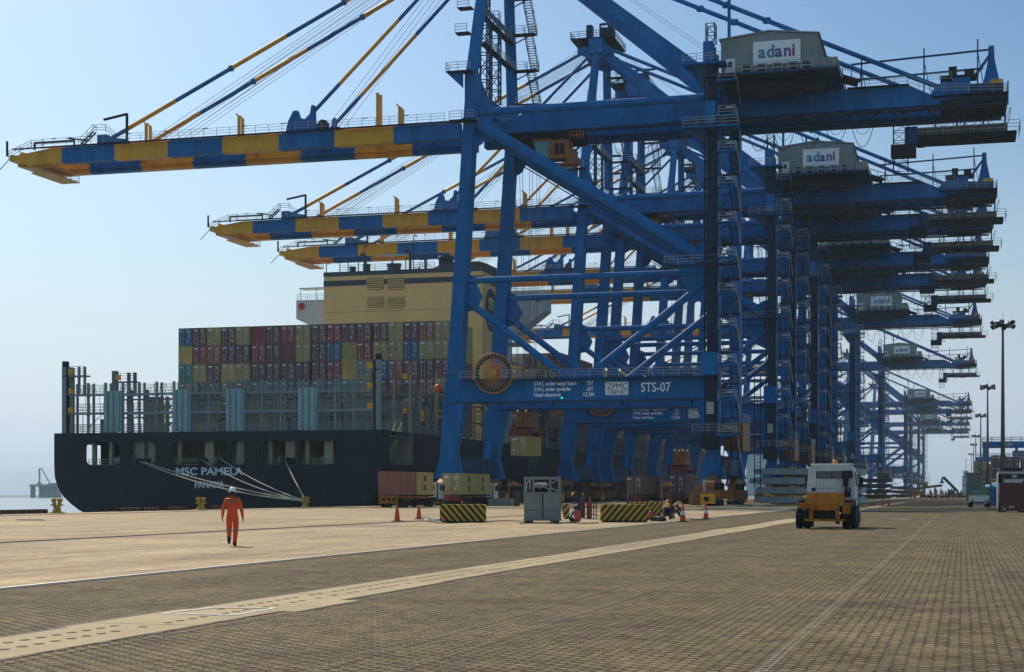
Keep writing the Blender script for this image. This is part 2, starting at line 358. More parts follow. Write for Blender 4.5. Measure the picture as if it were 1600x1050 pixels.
for x in (-30.3, -65.5):
    s = MB(); s.box(x-.16, x+.16, -20, 1600, .003, .012, DARK); s.box(x-.05, x+.05, -20, 1600, .0125, .035, RAILM)
    kind(s.build('crane_rail'))
s = MB(); s.box(AX-.06, AX-.005, -20, 1200, .003, .03, EDGE); s.box(AX+.0, AX+.09, -20, 1200, .002, .008, DARK); kind(s.build('edge_strip'))
# trench strip with slots
s = MB()
x0, x1 = -10.45, -9.12
pl = [(x0, -10), (x0, 17.2), (x0-.42, 18.2), (x0-.42, 20.2), (x0-.03, 20.6), (x0, 30)]
yy = 30
random.seed(3)
seg = [(-10, 17.6, 0, 0), (17.6, 20.8, -.12, 0), (20.8, 23.2, 0, .28)]
y = 23.2
while y < 300:
    L = random.uniform(4, 9); seg.append((y, y+L, random.uniform(-.12, .12), random.uniform(-.12, .12))); y += L
for a, b_, da, db in seg: s.add([(x0+da, a, .006), (x1+db, a, .006), (x1+db, b_, .006), (x0+da, b_, .006)], [(0, 1, 2, 3)], STRIP)
strip = kind(s.build('drain_cover_strip'))
s = MB()
for a, b_, da, db in seg:                      # ragged joints along both sides, darkened and widened to paint a small step's shade
    for x, sg in ((x0+da, -1), (x1+db, 1)):
        k = max(1, int((b_-a)/.30)) if a < 60 else 4
        for i in range(k):
            wd = random.uniform(.05, .13); yA, yB = a+(b_-a)*i/k, a+(b_-a)*(i+1)/k
            xa, xb = sorted((x+sg*.002, x+sg*wd)); s.add([(xa, yA, .007), (xb, yA, .007), (xb, yB, .007), (xa, yB, .007)], [(0, 1, 2, 3)], DARK)
kind(s.build('strip_joint_shade'))
s = MB(); SLOT = mat('slot_shade', (.035, .028, .02), .9, var=.2)  # flat dark discs paint the shade inside the drain holes
for r, xx in enumerate((-10.02, -9.62)):
    y = 10+r*.3
    while y < 75:
        if not (18.0 < y < 20.6 and r == 0):
            s.add([(xx+.055*math.cos(t_), y+.075*math.sin(t_), .010) for t_ in [i*math.pi/6 for i in range(12)]], [tuple(range(12))], SLOT)
        y += .33*random.choice([1, 1, 1, 1, 2])
kind(s.build('drain_slot'))
# steel hatch frame let into the strip
p = [G(247, 960), G(330, 950.5), G(434, 951), G(368, 962.5)]
cx = sum(a for a, _ in p)/4; cy = sum(b for _, b in p)/4
s = MB(); FR = mat('hatch_frame_paint', (.62, .63, .62), .7, var=.35, scale=9)
inn = [(cx+(a-cx)*.88, cy+(b_-cy)*.88) for a, b_ in p]
for i in range(4):
    j = (i+1) % 4; s.hexa([(*p[i], .008), (*p[j], .008), (*inn[j], .008), (*inn[i], .008)], [(*p[i], .014), (*p[j], .014), (*inn[j], .014), (*inn[i], .014)], FR)
kind(s.build('hatch_frame'))
s = MB(); in2 = [(cx+(a-cx)*.85, cy+(b_-cy)*.85) for a, b_ in p]
for i in (1, 2, 0, 3): j = (i+1) % 4; s.add([(*inn[i], .009), (*inn[j], .009), (*in2[j], .009), (*in2[i], .009)], [(0, 1, 2, 3)], DARK)
kind(s.build('hatch_gap'))

# ================================================================ far shore at the left
HZ = mat('far_stone', (.26, .29, .31), .9, var=.2)
s = MB(); s.prism([(1700, -5), (1712, -1.2), (1722, -1.2), (1734, -5)], 'x', -3200, -700, HZ); kind(s.build('breakwater'))
def far_pier():
    Y = 1690; x0, x1 = XP(50, Y), XP(100, Y); r = thing('jetty_platform', 'faint grey piled jetty on the horizon left of the ship', 'jetty', ((x0+x1)/2, Y, 0)); off = ((x0+x1)/2, Y, 0)
    s = MB(off); s.box(x0, x1, Y-6, Y+6, 9, 11.5, HZ); s.box(XP(78, Y), x1, Y-4, Y+4, 11.5, 13.2, HZ); s.build('deck', r)
    for px in (51.5, 64.5, 71, 78, 84, 92):
        s = MB(off); s.box(XP(px, Y)-1.0, XP(px, Y)+1.0, Y-4, Y+4, -4, 9, HZ); s.build('pile', r)
    c = thing('harbour_crane', 'faint tall harbour crane with raised boom standing on the far jetty', 'crane', (XP(62, Y), Y, 11.5)); off = (XP(62, Y), Y, 11.5)
    s = MB(off); s.box(XP(59, Y), XP(64, Y), Y-2, Y+2, 11.5, 13.5, HZ); s.build('base', c)
    s = MB(off); s.lattice(XP(61, Y), XP(62.4, Y), Y-.5, Y+.5, 13.5, 30, HZ, t=.35, step=3, tb=.22); s.build('mast', c)
    s = MB(off); s.beam((XP(65, Y), Y, 30), (XP(77, Y), Y, 14), .9, 1.1, HZ); s.beam((XP(62, Y), Y, 30), (XP(65, Y), Y, 30.4), .8, .8, HZ); s.build('boom', c)
far_pier()

# ================================================================ quay furniture
BOL = mat('bollard_yellow', (.50, .27, .02), .6, var=.35, scale=5, streak=.4)
def bollard(px, lab):
    Y = QE+1.0; a = math.tan(math.atan((px-800)/F)-PHI); X = QE+1.0; Y = X/a
    r = thing('mooring_bollard', lab, 'bollard', (X, Y, 0), group='yellow mooring bollards on the quay edge')
    s = MB((0, 0, 0)); s.lathe([(.66, 0), (.66, .06), (.42, .10), (.30, .30), (.27, .5)], (0, 0, 0), BOL, n=14); s.build('base', r)
    for sx in (-.24, .24):
        s = MB(); s.tube((sx*.5, 0, .3), (sx*1.1, 0, .95), .17, BOL, 14, r2=.15); s.lathe([(.16, .9), (.21, .98), (.22, 1.14), (.18, 1.19), (0, 1.2)], (sx*1.12, 0, 0), BOL, n=14)
        s.beam((sx, 0, .72), (sx*2.3, 0, .64), .10, .12, BOL); s.build('horn', r)
    return X, Y
bollard(89, 'yellow twin-horned mooring bollard at the far left, in front of open water')
bollard(314, 'yellow twin-horned mooring bollard standing alone below the ship name')
bX, bY = bollard(477, 'yellow twin-horned mooring bollard holding all the mooring ropes')
KERB = mat('kerb_rubber', (.05, .038, .035), .8, var=.3, scale=4)
KR = mat('kerb_red', (.22, .07, .05), .8, var=.3)
for i, (pa, pb, lab) in enumerate([(-30, 72, 'long dark ribbed kerb beam at the quay edge beside the leftmost bollard'), (186, 217, 'low ribbed kerb beam, leftmost under the ship stern'), (222, 248, 'low ribbed kerb beam, second from left under the stern'),
        (262, 288, 'low ribbed kerb beam just left of the middle bollard'), (330, 352, 'low ribbed kerb beam just left of the walking man'), (592, 640, 'low ribbed kerb beam behind the red container truck')]):
    X = QE+.35; ya, yb = [X/math.tan(math.atan((q-800)/F)-PHI) for q in (pa, pb)]
    o = MB((X, (ya+yb)/2, 0)); k = int((yb-ya)/.35)
    for j in range(k):
        y = ya+(yb-ya)*j/k; o.box(X-.2, X+.2, y, y+(yb-ya)/k*.72, 0, .34, KERB if j % 2 else KR)
    o.box(X-.17, X+.17, ya, yb, .0, .27, KERB)
    tag(o.build('quay_kerb', loc=(X, (ya+yb)/2, 0)), lab, 'kerb', 'ribbed kerb beams along the quay edge')
# ================================================================ containers
CCOL = {'blue': (.04, .12, .22), 'maroon': (.20, .065, .06), 'olive': (.42, .31, .10), 'crimson': (.31, .05, .055), 'brick': (.36, .12, .07),
        'teal': (.055, .21, .19), 'yellow': (.55, .37, .10), 'brown': (.19, .09, .07), 'plum': (.15, .065, .075), 'grey': (.17, .18, .17), 'green': (.05,.16,.06)}
CM = {k: mat('container_'+k, v, .6, var=.16, scale=.9, streak=.35) for k, v in CCOL.items()}
MARK = mat('container_marking', (.85, .85, .80), .7, var=.1); RODM = mat('lock_rod_steel', (.50, .46, .44), .5, .3, var=.2)
_cb, _cd = {}, {}
def corr(s, a0, a1, z0, z1, fixed, axis, outward, m, pitch=.28, dep=.045):
    k = max(4, int((a1-a0)/pitch)); st = (a1-a0)/k; pts = []
    for i in range(k):
        a = a0+i*st; pts += [(a, 0), (a+st*.3, 0), (a+st*.5, -dep), (a+st*.8, -dep)]
    pts.append((a1, 0)); V = []
    for z in (z0, z1):
        for a, d in pts: V.append((fixed+outward*d, a, z) if axis == 'y' else (a, fixed+outward*d, z))
    n_ = len(pts); s.add(V, [(i, i+1, n_+i+1, n_+i) for i in range(n_-1)], m)
def c_body(col, L, H, detail=True):
    key = (col, L, H, detail)
    if key in _cb: return _cb[key]
    m = CM[col]; s = MB(); W = 2.44; t = .12
    for sx in (-1, 1):
        for sy in (0, 1):
            x = sx*(W/2-t/2); y = sy*L-(t/2 if sy else -t/2); s.box(x-t/2, x+t/2, y-t/2, y+t/2, 0, H, m)
    for sx in (-1, 1):
        x = sx*(W/2-t/2); s.box(x-t/2+.002, x+t/2-.002, t, L-t, .0, .16, m); s.box(x-t/2+.002, x+t/2-.002, t, L-t, H-.12, H-.002, m)
        corr(s, t, L-t, .16, H-.12, sx*(W/2-.015), 'y', sx, m)
    for y in (t/2, L-t/2): s.box(-W/2+t, W/2-t, y-t/2+.002, y+t/2-.002, 0, .16, m); s.box(-W/2+t, W/2-t, y-t/2+.002, y+t/2-.002, H-.13, H-.002, m)
    corr(s, -W/2+t, W/2-t, .16, H-.13, L-.02, 'x', 1, m)
    s.add([(-W/2+t, t, H-.03), (W/2-t, t, H-.03), (W/2-t, L-t, H-.03), (-W/2+t, L-t, H-.03)], [(0, 1, 2, 3)], m)
    s.add([(-W/2+t, t, .1), (W/2-t, t, .1), (W/2-t, L-t, .1), (-W/2+t, L-t, .1)], [(0, 3, 2, 1)], m)
    _cb[key] = s.mesh('container_body'); return _cb[key]
def c_end(col, H):
    key = (col, H, 'end')
    if key not in _cd:
        s = MB(); corr(s, -1.1, 1.1, .16, H-.13, .02, 'x', -1, CM[col]); _cd[key] = s.mesh('end_wall')
    return _cd[key]
def c_door(col, H, side, var):
    key = (col, H, side, var)
    if key in _cd: return _cd[key]
    rr = random.Random(hash((side, var, len(col)))); m = CM[col]; s = MB(); x0, x1 = (-1.1, -.015) if side < 0 else (.015, 1.1)
    s.box(x0, x1, .03, .09, .17, H-.14, m)
    for i in range(4):
        z = .35+i*(H-.7)/4; s.box(x0+.1, x1-.1, .015, .028, z, z+(H-.7)/4-.12, m)
    for fx in (.27, .72):
        x = x0+(x1-x0)*fx; s.tube((x, -.03, .1), (x, -.03, H-.08), .032, RODM, 6, cap=False)
        for z in (.3, H*.4, H-.3): s.box(x-.05, x+.05, -.05, .01, z-.05, z+.05, RODM)
        s.box(x-.02, x+.32*(1 if fx < .5 else -1)+.02 if fx < .5 else x+.02, -.06, -.03, H*.42, H*.42+.05, RODM) if fx < .5 else None
    if side > 0:
        for j in range(3): s.box(.2, .2+rr.uniform(.4, .75), .004, .012, H-.42-j*.17, H-.36-j*.17, MARK)
        for j in range(5): s.box(.5, .5+rr.uniform(.2, .42), .004, .012, H-1.05-j*.14, H-1.01-j*.14, MARK)
    else:
        s.box(-1.0, -1.0+rr.choice([.5, .34, .7]), .004, .012, H-.55, H-.32, MARK)
        if rr.random() < .6: s.box(-.95, -.75, .004, .012, .5, .75, CM['yellow'] if col != 'yellow' else MARK)
    if side > 0 and rr.random() < .7: s.box(.65, .98, .002, .012, .45, .85, YEL)
    if rr.random() < .5: s.box(x0+.3, x0+.45, .004, .012, .55, .9, MARK)
    _cd[key] = s.mesh('door'); return _cd[key]
_n = [0]
def container(col, X, Y, Z, label, L=12.19, H=2.9, door=True, group=None, rz=0, ends=True):
    _n[0] += 1
    r = thing('shipping_container', label, 'container', (X, Y, Z), rz, group)
    o = bpy.data.objects.new('container_body', c_body(col, L, H)); scene.collection.objects.link(o); o.parent = r
    if ends:
        if door:
            v = random.randrange(4)
            for sd_ in (-1, 1):
                d = bpy.data.objects.new('door', c_door(col, H, sd_, v)); scene.collection.objects.link(d); d.parent = r
        else:
            d = bpy.data.objects.new('end_wall', c_end(col, H)); scene.collection.objects.link(d); d.parent = r
    return r

# ================================================================ the ship
HULL = mat('hull_black', (.012, .0125, .0145), .55, spec=.25, var=.3, scale=.12, streak=.3)
CREAM = mat('casing_cream', (.94, .545, .19), .6, var=.06, scale=.2, streak=.12)
BAND = mat('casing_band', (.035, .045, .06), .5, var=.1)
SGREY = mat('lash_grey', (.20, .245, .245), .6, var=.15, scale=.6, streak=.35)
SGREY2 = mat('deck_grey', (.16, .17, .16), .7, var=.2, scale=.5, streak=.3)
BUFF = mat('stanchion_buff', (.32, .28, .19), .6, var=.2, streak=.4)
SWHITE = mat('ship_white', (.58, .60, .60), .5, var=.06, streak=.2)
ROPE = mat('mooring_rope', (.42, .37, .27), .9, var=.2, scale=10)
SY, SL, SR = 203.0, -122.95, -74.1; SC = (SL+SR)/2; HB = (SR-SL)/2; DZ = 10.0
ship = thing('container_ship', 'huge dark-hulled container ship with cream funnel casing moored stern-on along the quay', 'ship', (SC, SY, -4))
SO = (SC, SY, -4)
zl = [-9, -4, -2.6, -1.6, -.7, .2, 1.2, 2.4, 3.8, 5.5, 8.65, DZ]
ins = [24, 14.5, 8.6, 5.6, 3.8, 2.5, 1.4, .6, .12, 0, 0, 0]
stations = [(0, 1, HB), (3, .93, HB), (12.8, .75, HB), (30, .45, HB), (60, .15, HB), (95, 0, HB), (300, 0, HB), (335, .1, HB*.78), (355, .3, HB*.4), (366, .6, .4)]
s = MB(SO); rows = []
for dy, f, hb in stations:
    rows.append([(max(0.05, hb-i_*f), z) for i_, z in zip(ins, zl)])
for side in (-1, 1):
    V = []; nz = len(zl)
    for (dy, f, hb), row in zip(stations, rows): V += [(SC+side*w_, SY+dy, z) for w_, z in row]
    fs = []; sm = []
    for i in range(len(stations)-1):
        for j in range(nz-1):
            if side < 0 and i == 1 and j == 9: continue      # opening of the mooring deck, far side
            if side > 0 and i == 1 and j >= 9: continue      # recess with the gangway, quay side
            if side > 0 and i == 0 and False: continue
            fs.append((i*nz+j, (i+1)*nz+j, (i+1)*nz+j+1, i*nz+j+1))
    s.add(V, fs, HULL, True)
# deck plate from the recess forward, and aft deck
s.add([(SL, SY, DZ-.02), (SR, SY, DZ-.02), (SR, SY+300, DZ-.02), (SL, SY+300, DZ-.02)], [(0, 1, 2, 3)], SGREY2)
s.build('hull', ship)
# transom plate with its openings
def tp(px): return XP(px, SY)
Z0, Z1 = 5.5, 8.65
holes = [(tp(134.5), tp(187)), (tp(203.5), tp(242.5)), (tp(268.6), tp(353.5)), (tp(361), tp(383.5)), (tp(411), tp(464)), (tp(469), tp(526.6))]
s = MB(SO); T0, T1 = SY-.0, SY+.18
low = [(SC-(HB-a), z) for a, z in zip(ins, zl)][:10]; lowr = [(SC+(HB-a), z) for a, z in zip(ins, zl)][:10]
s.prism(low+lowr[::-1], 'y', T0, T1, HULL)
s.prism([(SL, Z1), (SR, Z1), (SR, DZ), (SL, DZ)], 'y', T0, T1, HULL)
xs = [SL]+[a for h in holes for a in h]+[SR]
for i in range(0, len(xs), 2): s.box(xs[i], xs[i+1], T0, T1, Z0, Z1, HULL)
for a, b_ in holes:
    rr = .75
    for cx_, sx in ((a, 1), (b_, -1)):
        for cz_, sz in ((Z0, 1), (Z1, -1)):
            if sx == 1 and (a, b_) in (holes[1], holes[3], holes[5]): continue
            if sx == -1 and (a, b_) in (holes[2], holes[4]): continue
            arc = [(cx_+sx*rr*(1-math.sin(t_)), cz_+sz*rr*(1-math.cos(t_))) for t_ in [i*math.pi/12 for i in range(7)]]
            s.prism([(cx_, cz_)]+arc, 'y', T0+.002, T1-.002, HULL)
s.build('transom', ship)
# name
TXH = mat('hull_lettering', (.66, .70, .72), .6, var=.15, scale=3)
zz = lambda py, px: ZP(py, tp(px), SY)
def ship_text(t, pa, pb, ya, yb, nm):
    h = zz(ya, (pa+pb)/2)-zz(yb, (pa+pb)/2)
    return put_text(t, tp(pa), zz(yb, (pa+pb)/2), SY-.02, h/.70, TXH, ship, nm, off=SO, width=tp(pb)-tp(pa), bold=.035)
ship_text('MSC PAMELA', 274, 379, 730.5, 742, 'ship_name'); ship_text('PANAMA', 304, 350, 752, 762, 'home_port')
# mooring deck inside
s = MB(SO); s.box(SL+.3, SR-.3, SY+.2, SY+13, 4.9, 5.2, SGREY2); s.box(SL+.3, SR-.3, SY+.2, SY+13, 9.2, 9.4, SGREY2)
s.box(SL+8.2, SR-.4, SY+12, SY+12.3, 5.2, 9.2, BUFF); s.box(SL+9.5, SL+12.5, SY+5, SY+8, 5.2, 9.2, SWHITE); s.build('mooring_deck', ship)
for a, b_ in holes:
    for x in (a+.35, (a+b_)/2+.4):
        s = MB(SO); s.box(x, x+random.choice([.5, 1.3]), SY+1.0, SY+1.6, 5.2, 9.2, BUFF); s.build('stanchion', ship)
    s = MB(SO); s.rail([(a+.1, SY+.6, 5.2), (b_-.1, SY+.6, 5.2)], BUFF, h=1.1, t=.07); s.build('railing', ship)
for px, rr in ((168, .85), (180, .8), (318, .95), (333, .8), (366, .8), (376, .8), (432, .6), (500, .6)):
    X = tp(px); s = MB(SO); s.lathe([(.3, -.9), (rr, -.9), (rr, -.78), (.45*rr, -.75), (.6*rr, 0), (.45*rr, .75), (rr, .78), (rr, .9), (.3, .9)], (X, SY+3.2, 6.2), BUFF if px % 4 else SWHITE, 'x', 14)
    s.box(X-1.2, X+1.2, SY+3.0, SY+3.4, 5.2, 5.8, BUFF); s.build('mooring_winch', ship)
for px in (216, 226, 315, 345, 443, 452):
    X = tp(px); s = MB(SO); s.box(X-.55, X+.55, SY+.25, SY+.75, 5.25, 6.4, DARK); s.tube((X, SY+.2, 5.9), (X, SY+.0, 5.9), .32, DARK, 12); s.build('fairlead', ship)
# recess on the quay side: grey wall with arch, stair with yellow-green rail
s = MB(SO); xi = SR-3.4; yA, yB = SY+3, SY+12.8
for (ya, yb) in ((yA, yA+4.6), (yA+7.4, yB)): s.box(xi-.2, xi, ya, yb, 5.2, DZ, SGREY)
s.prism([(yA+4.6, DZ), (yA+7.4, DZ)]+[(yA+6+1.4*math.cos(t_), 7.9+1.4*math.sin(t_)) for t_ in [i*math.pi/8 for i in range(9)]], 'x', xi-.2, xi, SGREY)
s.box(xi-.2, SR-.05, yB-.3, yB, 1.5, DZ, SGREY); s.build('gangway_recess', ship)
s = MB(SO); YG = mat('rail_lime', (.42, .50, .08), .5, var=.1)
s.stair((SR-.9, yA+1.5, 6.0), (SR-.9, yA+6.3, 10.4), (1, 0, 0), .9, SGREY); 
for dx in (-.45, .45): s.beam((SR-.9+dx, yA+1.5, 7.1), (SR-.9+dx, yA+6.3, 11.4), .07, .07, YG)
s.build('boarding_stair', ship)
s = MB(SO); s.rail([(SR-.2, yB, DZ), (SR-.2, SY+290, DZ)], SGREY, h=1.15, step=3, t=.06); s.build('deck_railing', ship)
# lashing bridges
def lashing(Y, full, col, tower=True, zt=16.1, panels=True, x0=None, x1=None, nm='lashing_bridge'):
    off = SO; x0 = x0 or SL+.6; x1 = x1 or SR-.6; s = MB(off); p_ = 5.15; k = round((x1-x0)/p_); p_ = (x1-x0)/k
    for i in range(k+1):
        x = x0+i*p_
        s.box(x-.17, x+.17, Y-.4, Y+.4, DZ, zt+.9, col)
        if i < k and not (panels and i % 3 == 1): s.box(x+p_/2-.14, x+p_/2+.14, Y-.3, Y+.5, DZ, zt+.9, col)
        if panels and i % 3 == 1 and i < k:
            q = x+.17
            for j in range(6):
                a = q+j*(p_*.52)/6; s.box(a, a+p_*.52/6*.62, Y-.42, Y-.3, DZ+.2, zt-.2, col); s.box(a, a+p_*.52/6, Y-.3, Y-.22, DZ+.2, zt-.2, col)
    for z in (DZ+2.9, zt-.5):
        s.box(x0-.1, x1+.1, Y-.55, Y+.75, z-.13, z+.05, col)
        s.rail([(x0, Y-.5, z+.05), (x1, Y-.5, z+.05)], col, h=1.1, step=2.6, t=.05)
        for i in range(k):                        # corner brackets under each platform
            x = x0+i*p_
            for sx, xx in ((1, x+.17), (-1, x+p_-.17)): s.prism([(xx, z-.13), (xx+sx*.55, z-.13), (xx, z-.7)], 'y', Y-.2, Y+.2, col)
    s.rail([(x0, Y+.7, DZ), (x1, Y+.7, DZ)], col, h=1.2, step=2.6, t=.05)
    rr = random.Random(int(Y))
    for i in range(int((x1-x0)/1.1)):            # lashing rods hanging and leaning
        x = x0+i*1.1+rr.uniform(-.3, .3)
        if rr.random() < .45: s.beam((x, Y-.3, zt+.1), (x+rr.uniform(-.7, .7), Y-.3, zt+1.2), .05, .05, DARK)
        if rr.random() < .5: s.beam((x, Y+.4, DZ+3.5), (x+rr.uniform(-.4, .4), Y+.4, zt-.6), .05, .05, col)
    s.build(nm, ship)
    if tower:
        for a, sg in ((x0, 1), (x1, -1)):
            if full == 2 and sg < 0: continue
            s = MB(off); zt2 = 19.6
            s.box(*(sorted((a-.3*sg, a+.35*sg))), Y-.45, Y+.45, DZ, zt2+.3, col)
            for q in (2.3, 3.3): s.box(a+sg*q-.16, a+sg*q+.16, Y-.3, Y+.3, zt, zt2, col)
            s.box(min(a, a+sg*3.5), max(a, a+sg*3.5), Y-.5, Y+.6, 18.1, 18.3, col); s.rail([(a, Y-.45, 18.3), (a+sg*3.5, Y-.45, 18.3)], col, h=1.2, step=1.2, t=.06)
            s.build('lashing_tower', ship)
            s = MB(off)
            for z in (18.5, 15.7, 12.2): s.box(a+sg*.5, a+sg*1.25, Y-.75, Y-.5, z, z+.75, YEL)
            s.build('lashing_gear_box', ship)
def stern_lashing():
    Y = 204.6; col = SGREY; s = MB(SO); PANL = mat('lash_panel', (.28, .37, .39), .6, var=.12, streak=.3)
    posts = [112.5, 138, 217.7, 245, 326.4, 409.8, 438.8, 524, 553]; panels = [(165, 192), (272, 299), (355.4, 382.6), (467.8, 496.8)]
    x0, x1 = SL+.6, SR-.7
    for p in posts+[a for q in panels for a in q]:
        x = XP(p, Y)
        for yy, w_ in ((Y, .15), (Y+1.5, .13)): s.box(x-w_, x+w_, yy-.16, yy+.16, DZ, 17.1, col)
        s.box(x-.08, x+.08, Y+.16, Y+1.34, 15.3, 15.5, col)
    for a, b_ in panels:
        xa, xb = XP(a, Y), XP(b_, Y); w_ = (xb-xa)/3
        for j in range(3): s.box(xa+j*w_+.06, xa+(j+.62)*w_, Y-.62, Y-.36, DZ+.1, 15.9, PANL); s.box(xa+j*w_, xa+(j+1)*w_, Y-.36, Y-.31, DZ+.1, 15.9, PANL)
    for z in (12.9, 15.5):
        s.box(x0, x1, Y-.25, Y+1.75, z-.12, z, col); s.box(x0, x1, Y-.3, Y-.22, z-.3, z+.05, col)
        for yy in (Y-.25, Y+1.7): s.rail([(x0, yy, z), (x1, yy, z)], col, h=1.25, step=1.6, t=.05, rails=3)
        for p in posts+[a for q in panels for a in q]:
            x = XP(p, Y)
            for sg in (-1, 1): s.prism([(x+sg*.15, z-.12), (x+sg*.45, z-.12), (x+sg*.15, z-.5)], 'y', Y-.1, Y+.1, col)
    for yy in (Y-.2, Y+1.9): s.rail([(x0, yy, DZ), (x1, yy, DZ)], col, h=1.25, step=1.6, t=.06, rails=4)
    s.build('lashing_bridge', ship)
    rr = random.Random(2); s = MB(SO); x = x0+1
    while x < x1-1:
        if rr.random() < .6: s.beam((x, Y+.6, 15.5), (x+rr.uniform(-.7, .7), Y+.4, 16.9), .06, .06, DARK)
        if rr.random() < .5: s.beam((x+.3, Y+.9, 12.9), (x+.3+rr.uniform(-.3, .3), Y+.9, 15.3), .05, .05, BUFF)
        if rr.random() < .5: s.beam((x-.2, Y+2.4, DZ), (x-.2, Y+2.4, DZ+rr.uniform(2, 5)), .09, .09, BUFF)
        if rr.random() < .35: s.beam((x-.6, Y+2.2, DZ+rr.uniform(1, 4)), (x+.9, Y+2.2, DZ+rr.uniform(1, 4)), .09, .09, BUFF)
        x += .8
    s.build('lashing_rods', ship)
    for a, sg in ((x0, 1), (x1, -1)):
        s = MB(SO); s.box(*(sorted((a-.1*sg, a+.85*sg))), Y-.4, Y-.1, DZ, 19.4, col); s.box(*(sorted((a+.6*sg, a+.85*sg))), Y-.4, Y+1.5, DZ, 19.4, BUFF); s.box(*(sorted((a-.05*sg, a+.6*sg))), Y-.4, Y+.4, 19.4, 20.2, DARK)
        for q in (2.4, 3.3): s.box(a+sg*q-.13, a+sg*q+.13, Y-.2, Y+.2, 15.5, 19.4, col)
        s.box(min(a, a+sg*3.5), max(a, a+sg*3.5), Y-.4, Y+1.2, 18.0, 18.2, col); s.rail([(a, Y-.35, 18.2), (a+sg*3.4, Y-.35, 18.2)], col, h=1.25, step=.9, t=.055, rails=4); s.build('lashing_tower', ship)
        for z in (18.3, 15.6, 12.9): s = MB(SO); s.box(*(sorted((a+sg*1.0, a+sg*1.7))), Y-.6, Y-.42, z, z+.75, YEL); s.build('lashing_gear_box', ship)
stern_lashing(); lashing(219, 2, SGREY2); lashing(235.6, 0, SGREY2, tower=False)
for Y in (252.5, 304, 319.5, 335): lashing(Y, 0, SGREY2, tower=False, panels=False)
for (X, Y, wd, dp, h) in ((SL+5.8, 207.5, 1.6, 1.2, 2.1), (SL+22, 226, 7, 3, 3.0), (SL+30, 226, 5, 3, 4.4), (SL+12, 227, 5, 3, 2.4), (SC+6, 225, 6, 3, 3.6), (SC+14, 226, 5, 3, 5.4), (SR-6, 226, 4, 4, 4.2), (SR-3.0, 218, 1.8, 1.6, 3.4), (SR-2.6, 231, 1.6, 1.2, 3.0)):
    s = MB(SO); s.box(X-wd/2, X+wd/2, Y-dp/2, Y+dp/2, DZ, DZ+h, SGREY2); s.rail([(X-wd/2, Y-dp/2, DZ+h), (X+wd/2, Y-dp/2, DZ+h)], BUFF, h=.9, t=.06)
    s.box(X-wd/4, X+wd/6, Y-dp/2-.05, Y-dp/2, DZ+.2, DZ+min(h-.3, 2), BUFF); s.build('deck_house', ship)
for i, Y in enumerate((216.5, 220.5, 224, 228.5, 232, 256, 262, 268, 274, 281, 288, 295)):       # quay-side posts, ladders, gear
    s = MB(SO); X = SR-.7; h = [9.8, 6.2, 4.2, 9.4, 5.5, 7, 5, 7.4, 5, 6, 7, 5.5][i]
    s.box(X-.16, X+.16, Y-.16, Y+.16, DZ, DZ+h, BUFF if i % 3 == 0 else SGREY); s.beam((X-2.4, Y, DZ+h*.72), (X, Y, DZ+h*.72), .14, .2, SGREY); s.beam((X-2.4, Y, DZ), (X-2.4, Y, DZ+h*.8), .2, .2, BUFF)
    s.beam((X, Y, DZ+h*.4), (X, Y+3.4, DZ+h*.4), .12, .16, SGREY); s.build('deck_post', ship)
    if i % 2 == 0:
        s = MB(SO); s.box(X-.9, X-.3, Y-.5, Y-.2, DZ+2.8, DZ+3.6, YEL); s.box(X-.9, X-.3, Y-.5, Y-.2, DZ+h-2.2, DZ+h-1.4, YEL); s.build('lashing_gear_box', ship)
# cream casing
cx0, cx1, cy0, cy1, ct = XP(506, 277.8), XP(753.4, 277.8), 277.8, 289.3, 42.0
s = MB(SO); s.box(cx0, cx1, cy0, cy1, DZ, 39.4, CREAM); s.box(cx0-.04, cx1+.04, cy0-.04, cy1+.04, 39.4, 40.4, BAND); s.box(cx0, cx1, cy0, cy1, 40.4, 41.2, CREAM); s.box(cx0-.06, cx1+.06, cy0-.06, cy1+.06, 41.2, 42, BAND)
for z in (24.6, 29.5, 34.6): s.box(cx0-.015, cx1+.015, cy0-.02, cy0, z, z+.07, mat('weld_seam', (.42, .27, .12), .7))
s.prism([(cx1-9, 42), (cx1, 42), (cx1, 42.9), (cx1-1.5, 43.4), (cx1-9, 43.4)], 'y', cy0+3, cy1, BAND)
s.build('funnel_casing', ship)
LV = mat('louvre_dark', (.06, .05, .035), .7)
for pa, pb in ((573.5, 600), (605.5, 632)):
    for ya, yb in ((433, 453), (464, 481)):
        a, b_ = XP(pa, cy0), XP(pb, cy0); za, zb = ZP(yb, a, cy0), ZP(ya, a, cy0)
        s = MB(SO); s.box(a, b_, cy0-.07, cy0-.045, za, zb, LV)
        for j in range(6): z = za+(zb-za)*(j+.5)/6; s.hexa([(a, cy0-.2, z-.12), (b_, cy0-.2, z-.12), (b_, cy0-.075, z+.05), (a, cy0-.075, z+.05)], [(a, cy0-.2, z-.06), (b_, cy0-.2, z-.06), (b_, cy0-.075, z+.11), (a, cy0-.075, z+.11)], CREAM)
        s.build('louvre', ship)
# round mark on the casing side
yc, zc = 283.4, ZP(485, cx1, 283.4)
s = MB(SO); s.add([(cx1+.03, yc+3.9*math.cos(t_), zc+3.9*math.sin(t_)*1.0) for t_ in [i*math.pi/18 for i in range(36)]], [tuple(range(36))], BAND); emb = s.build('casing_emblem', ship)
for t_, dz, sz in (('m', .15, 4.3), ('sc', -2.6, 3.6)):
    me = text_mesh(t_, sz, 'emblem_letter', CREAM, align='CENTER', bold=.12); o = bpy.data.objects.new('emblem_letter', me); scene.collection.objects.link(o); o.parent = emb
    o.rotation_euler = (R(90), 0, R(90)); o.location = (cx1+.07-SC, yc-SY, zc+dz+4)
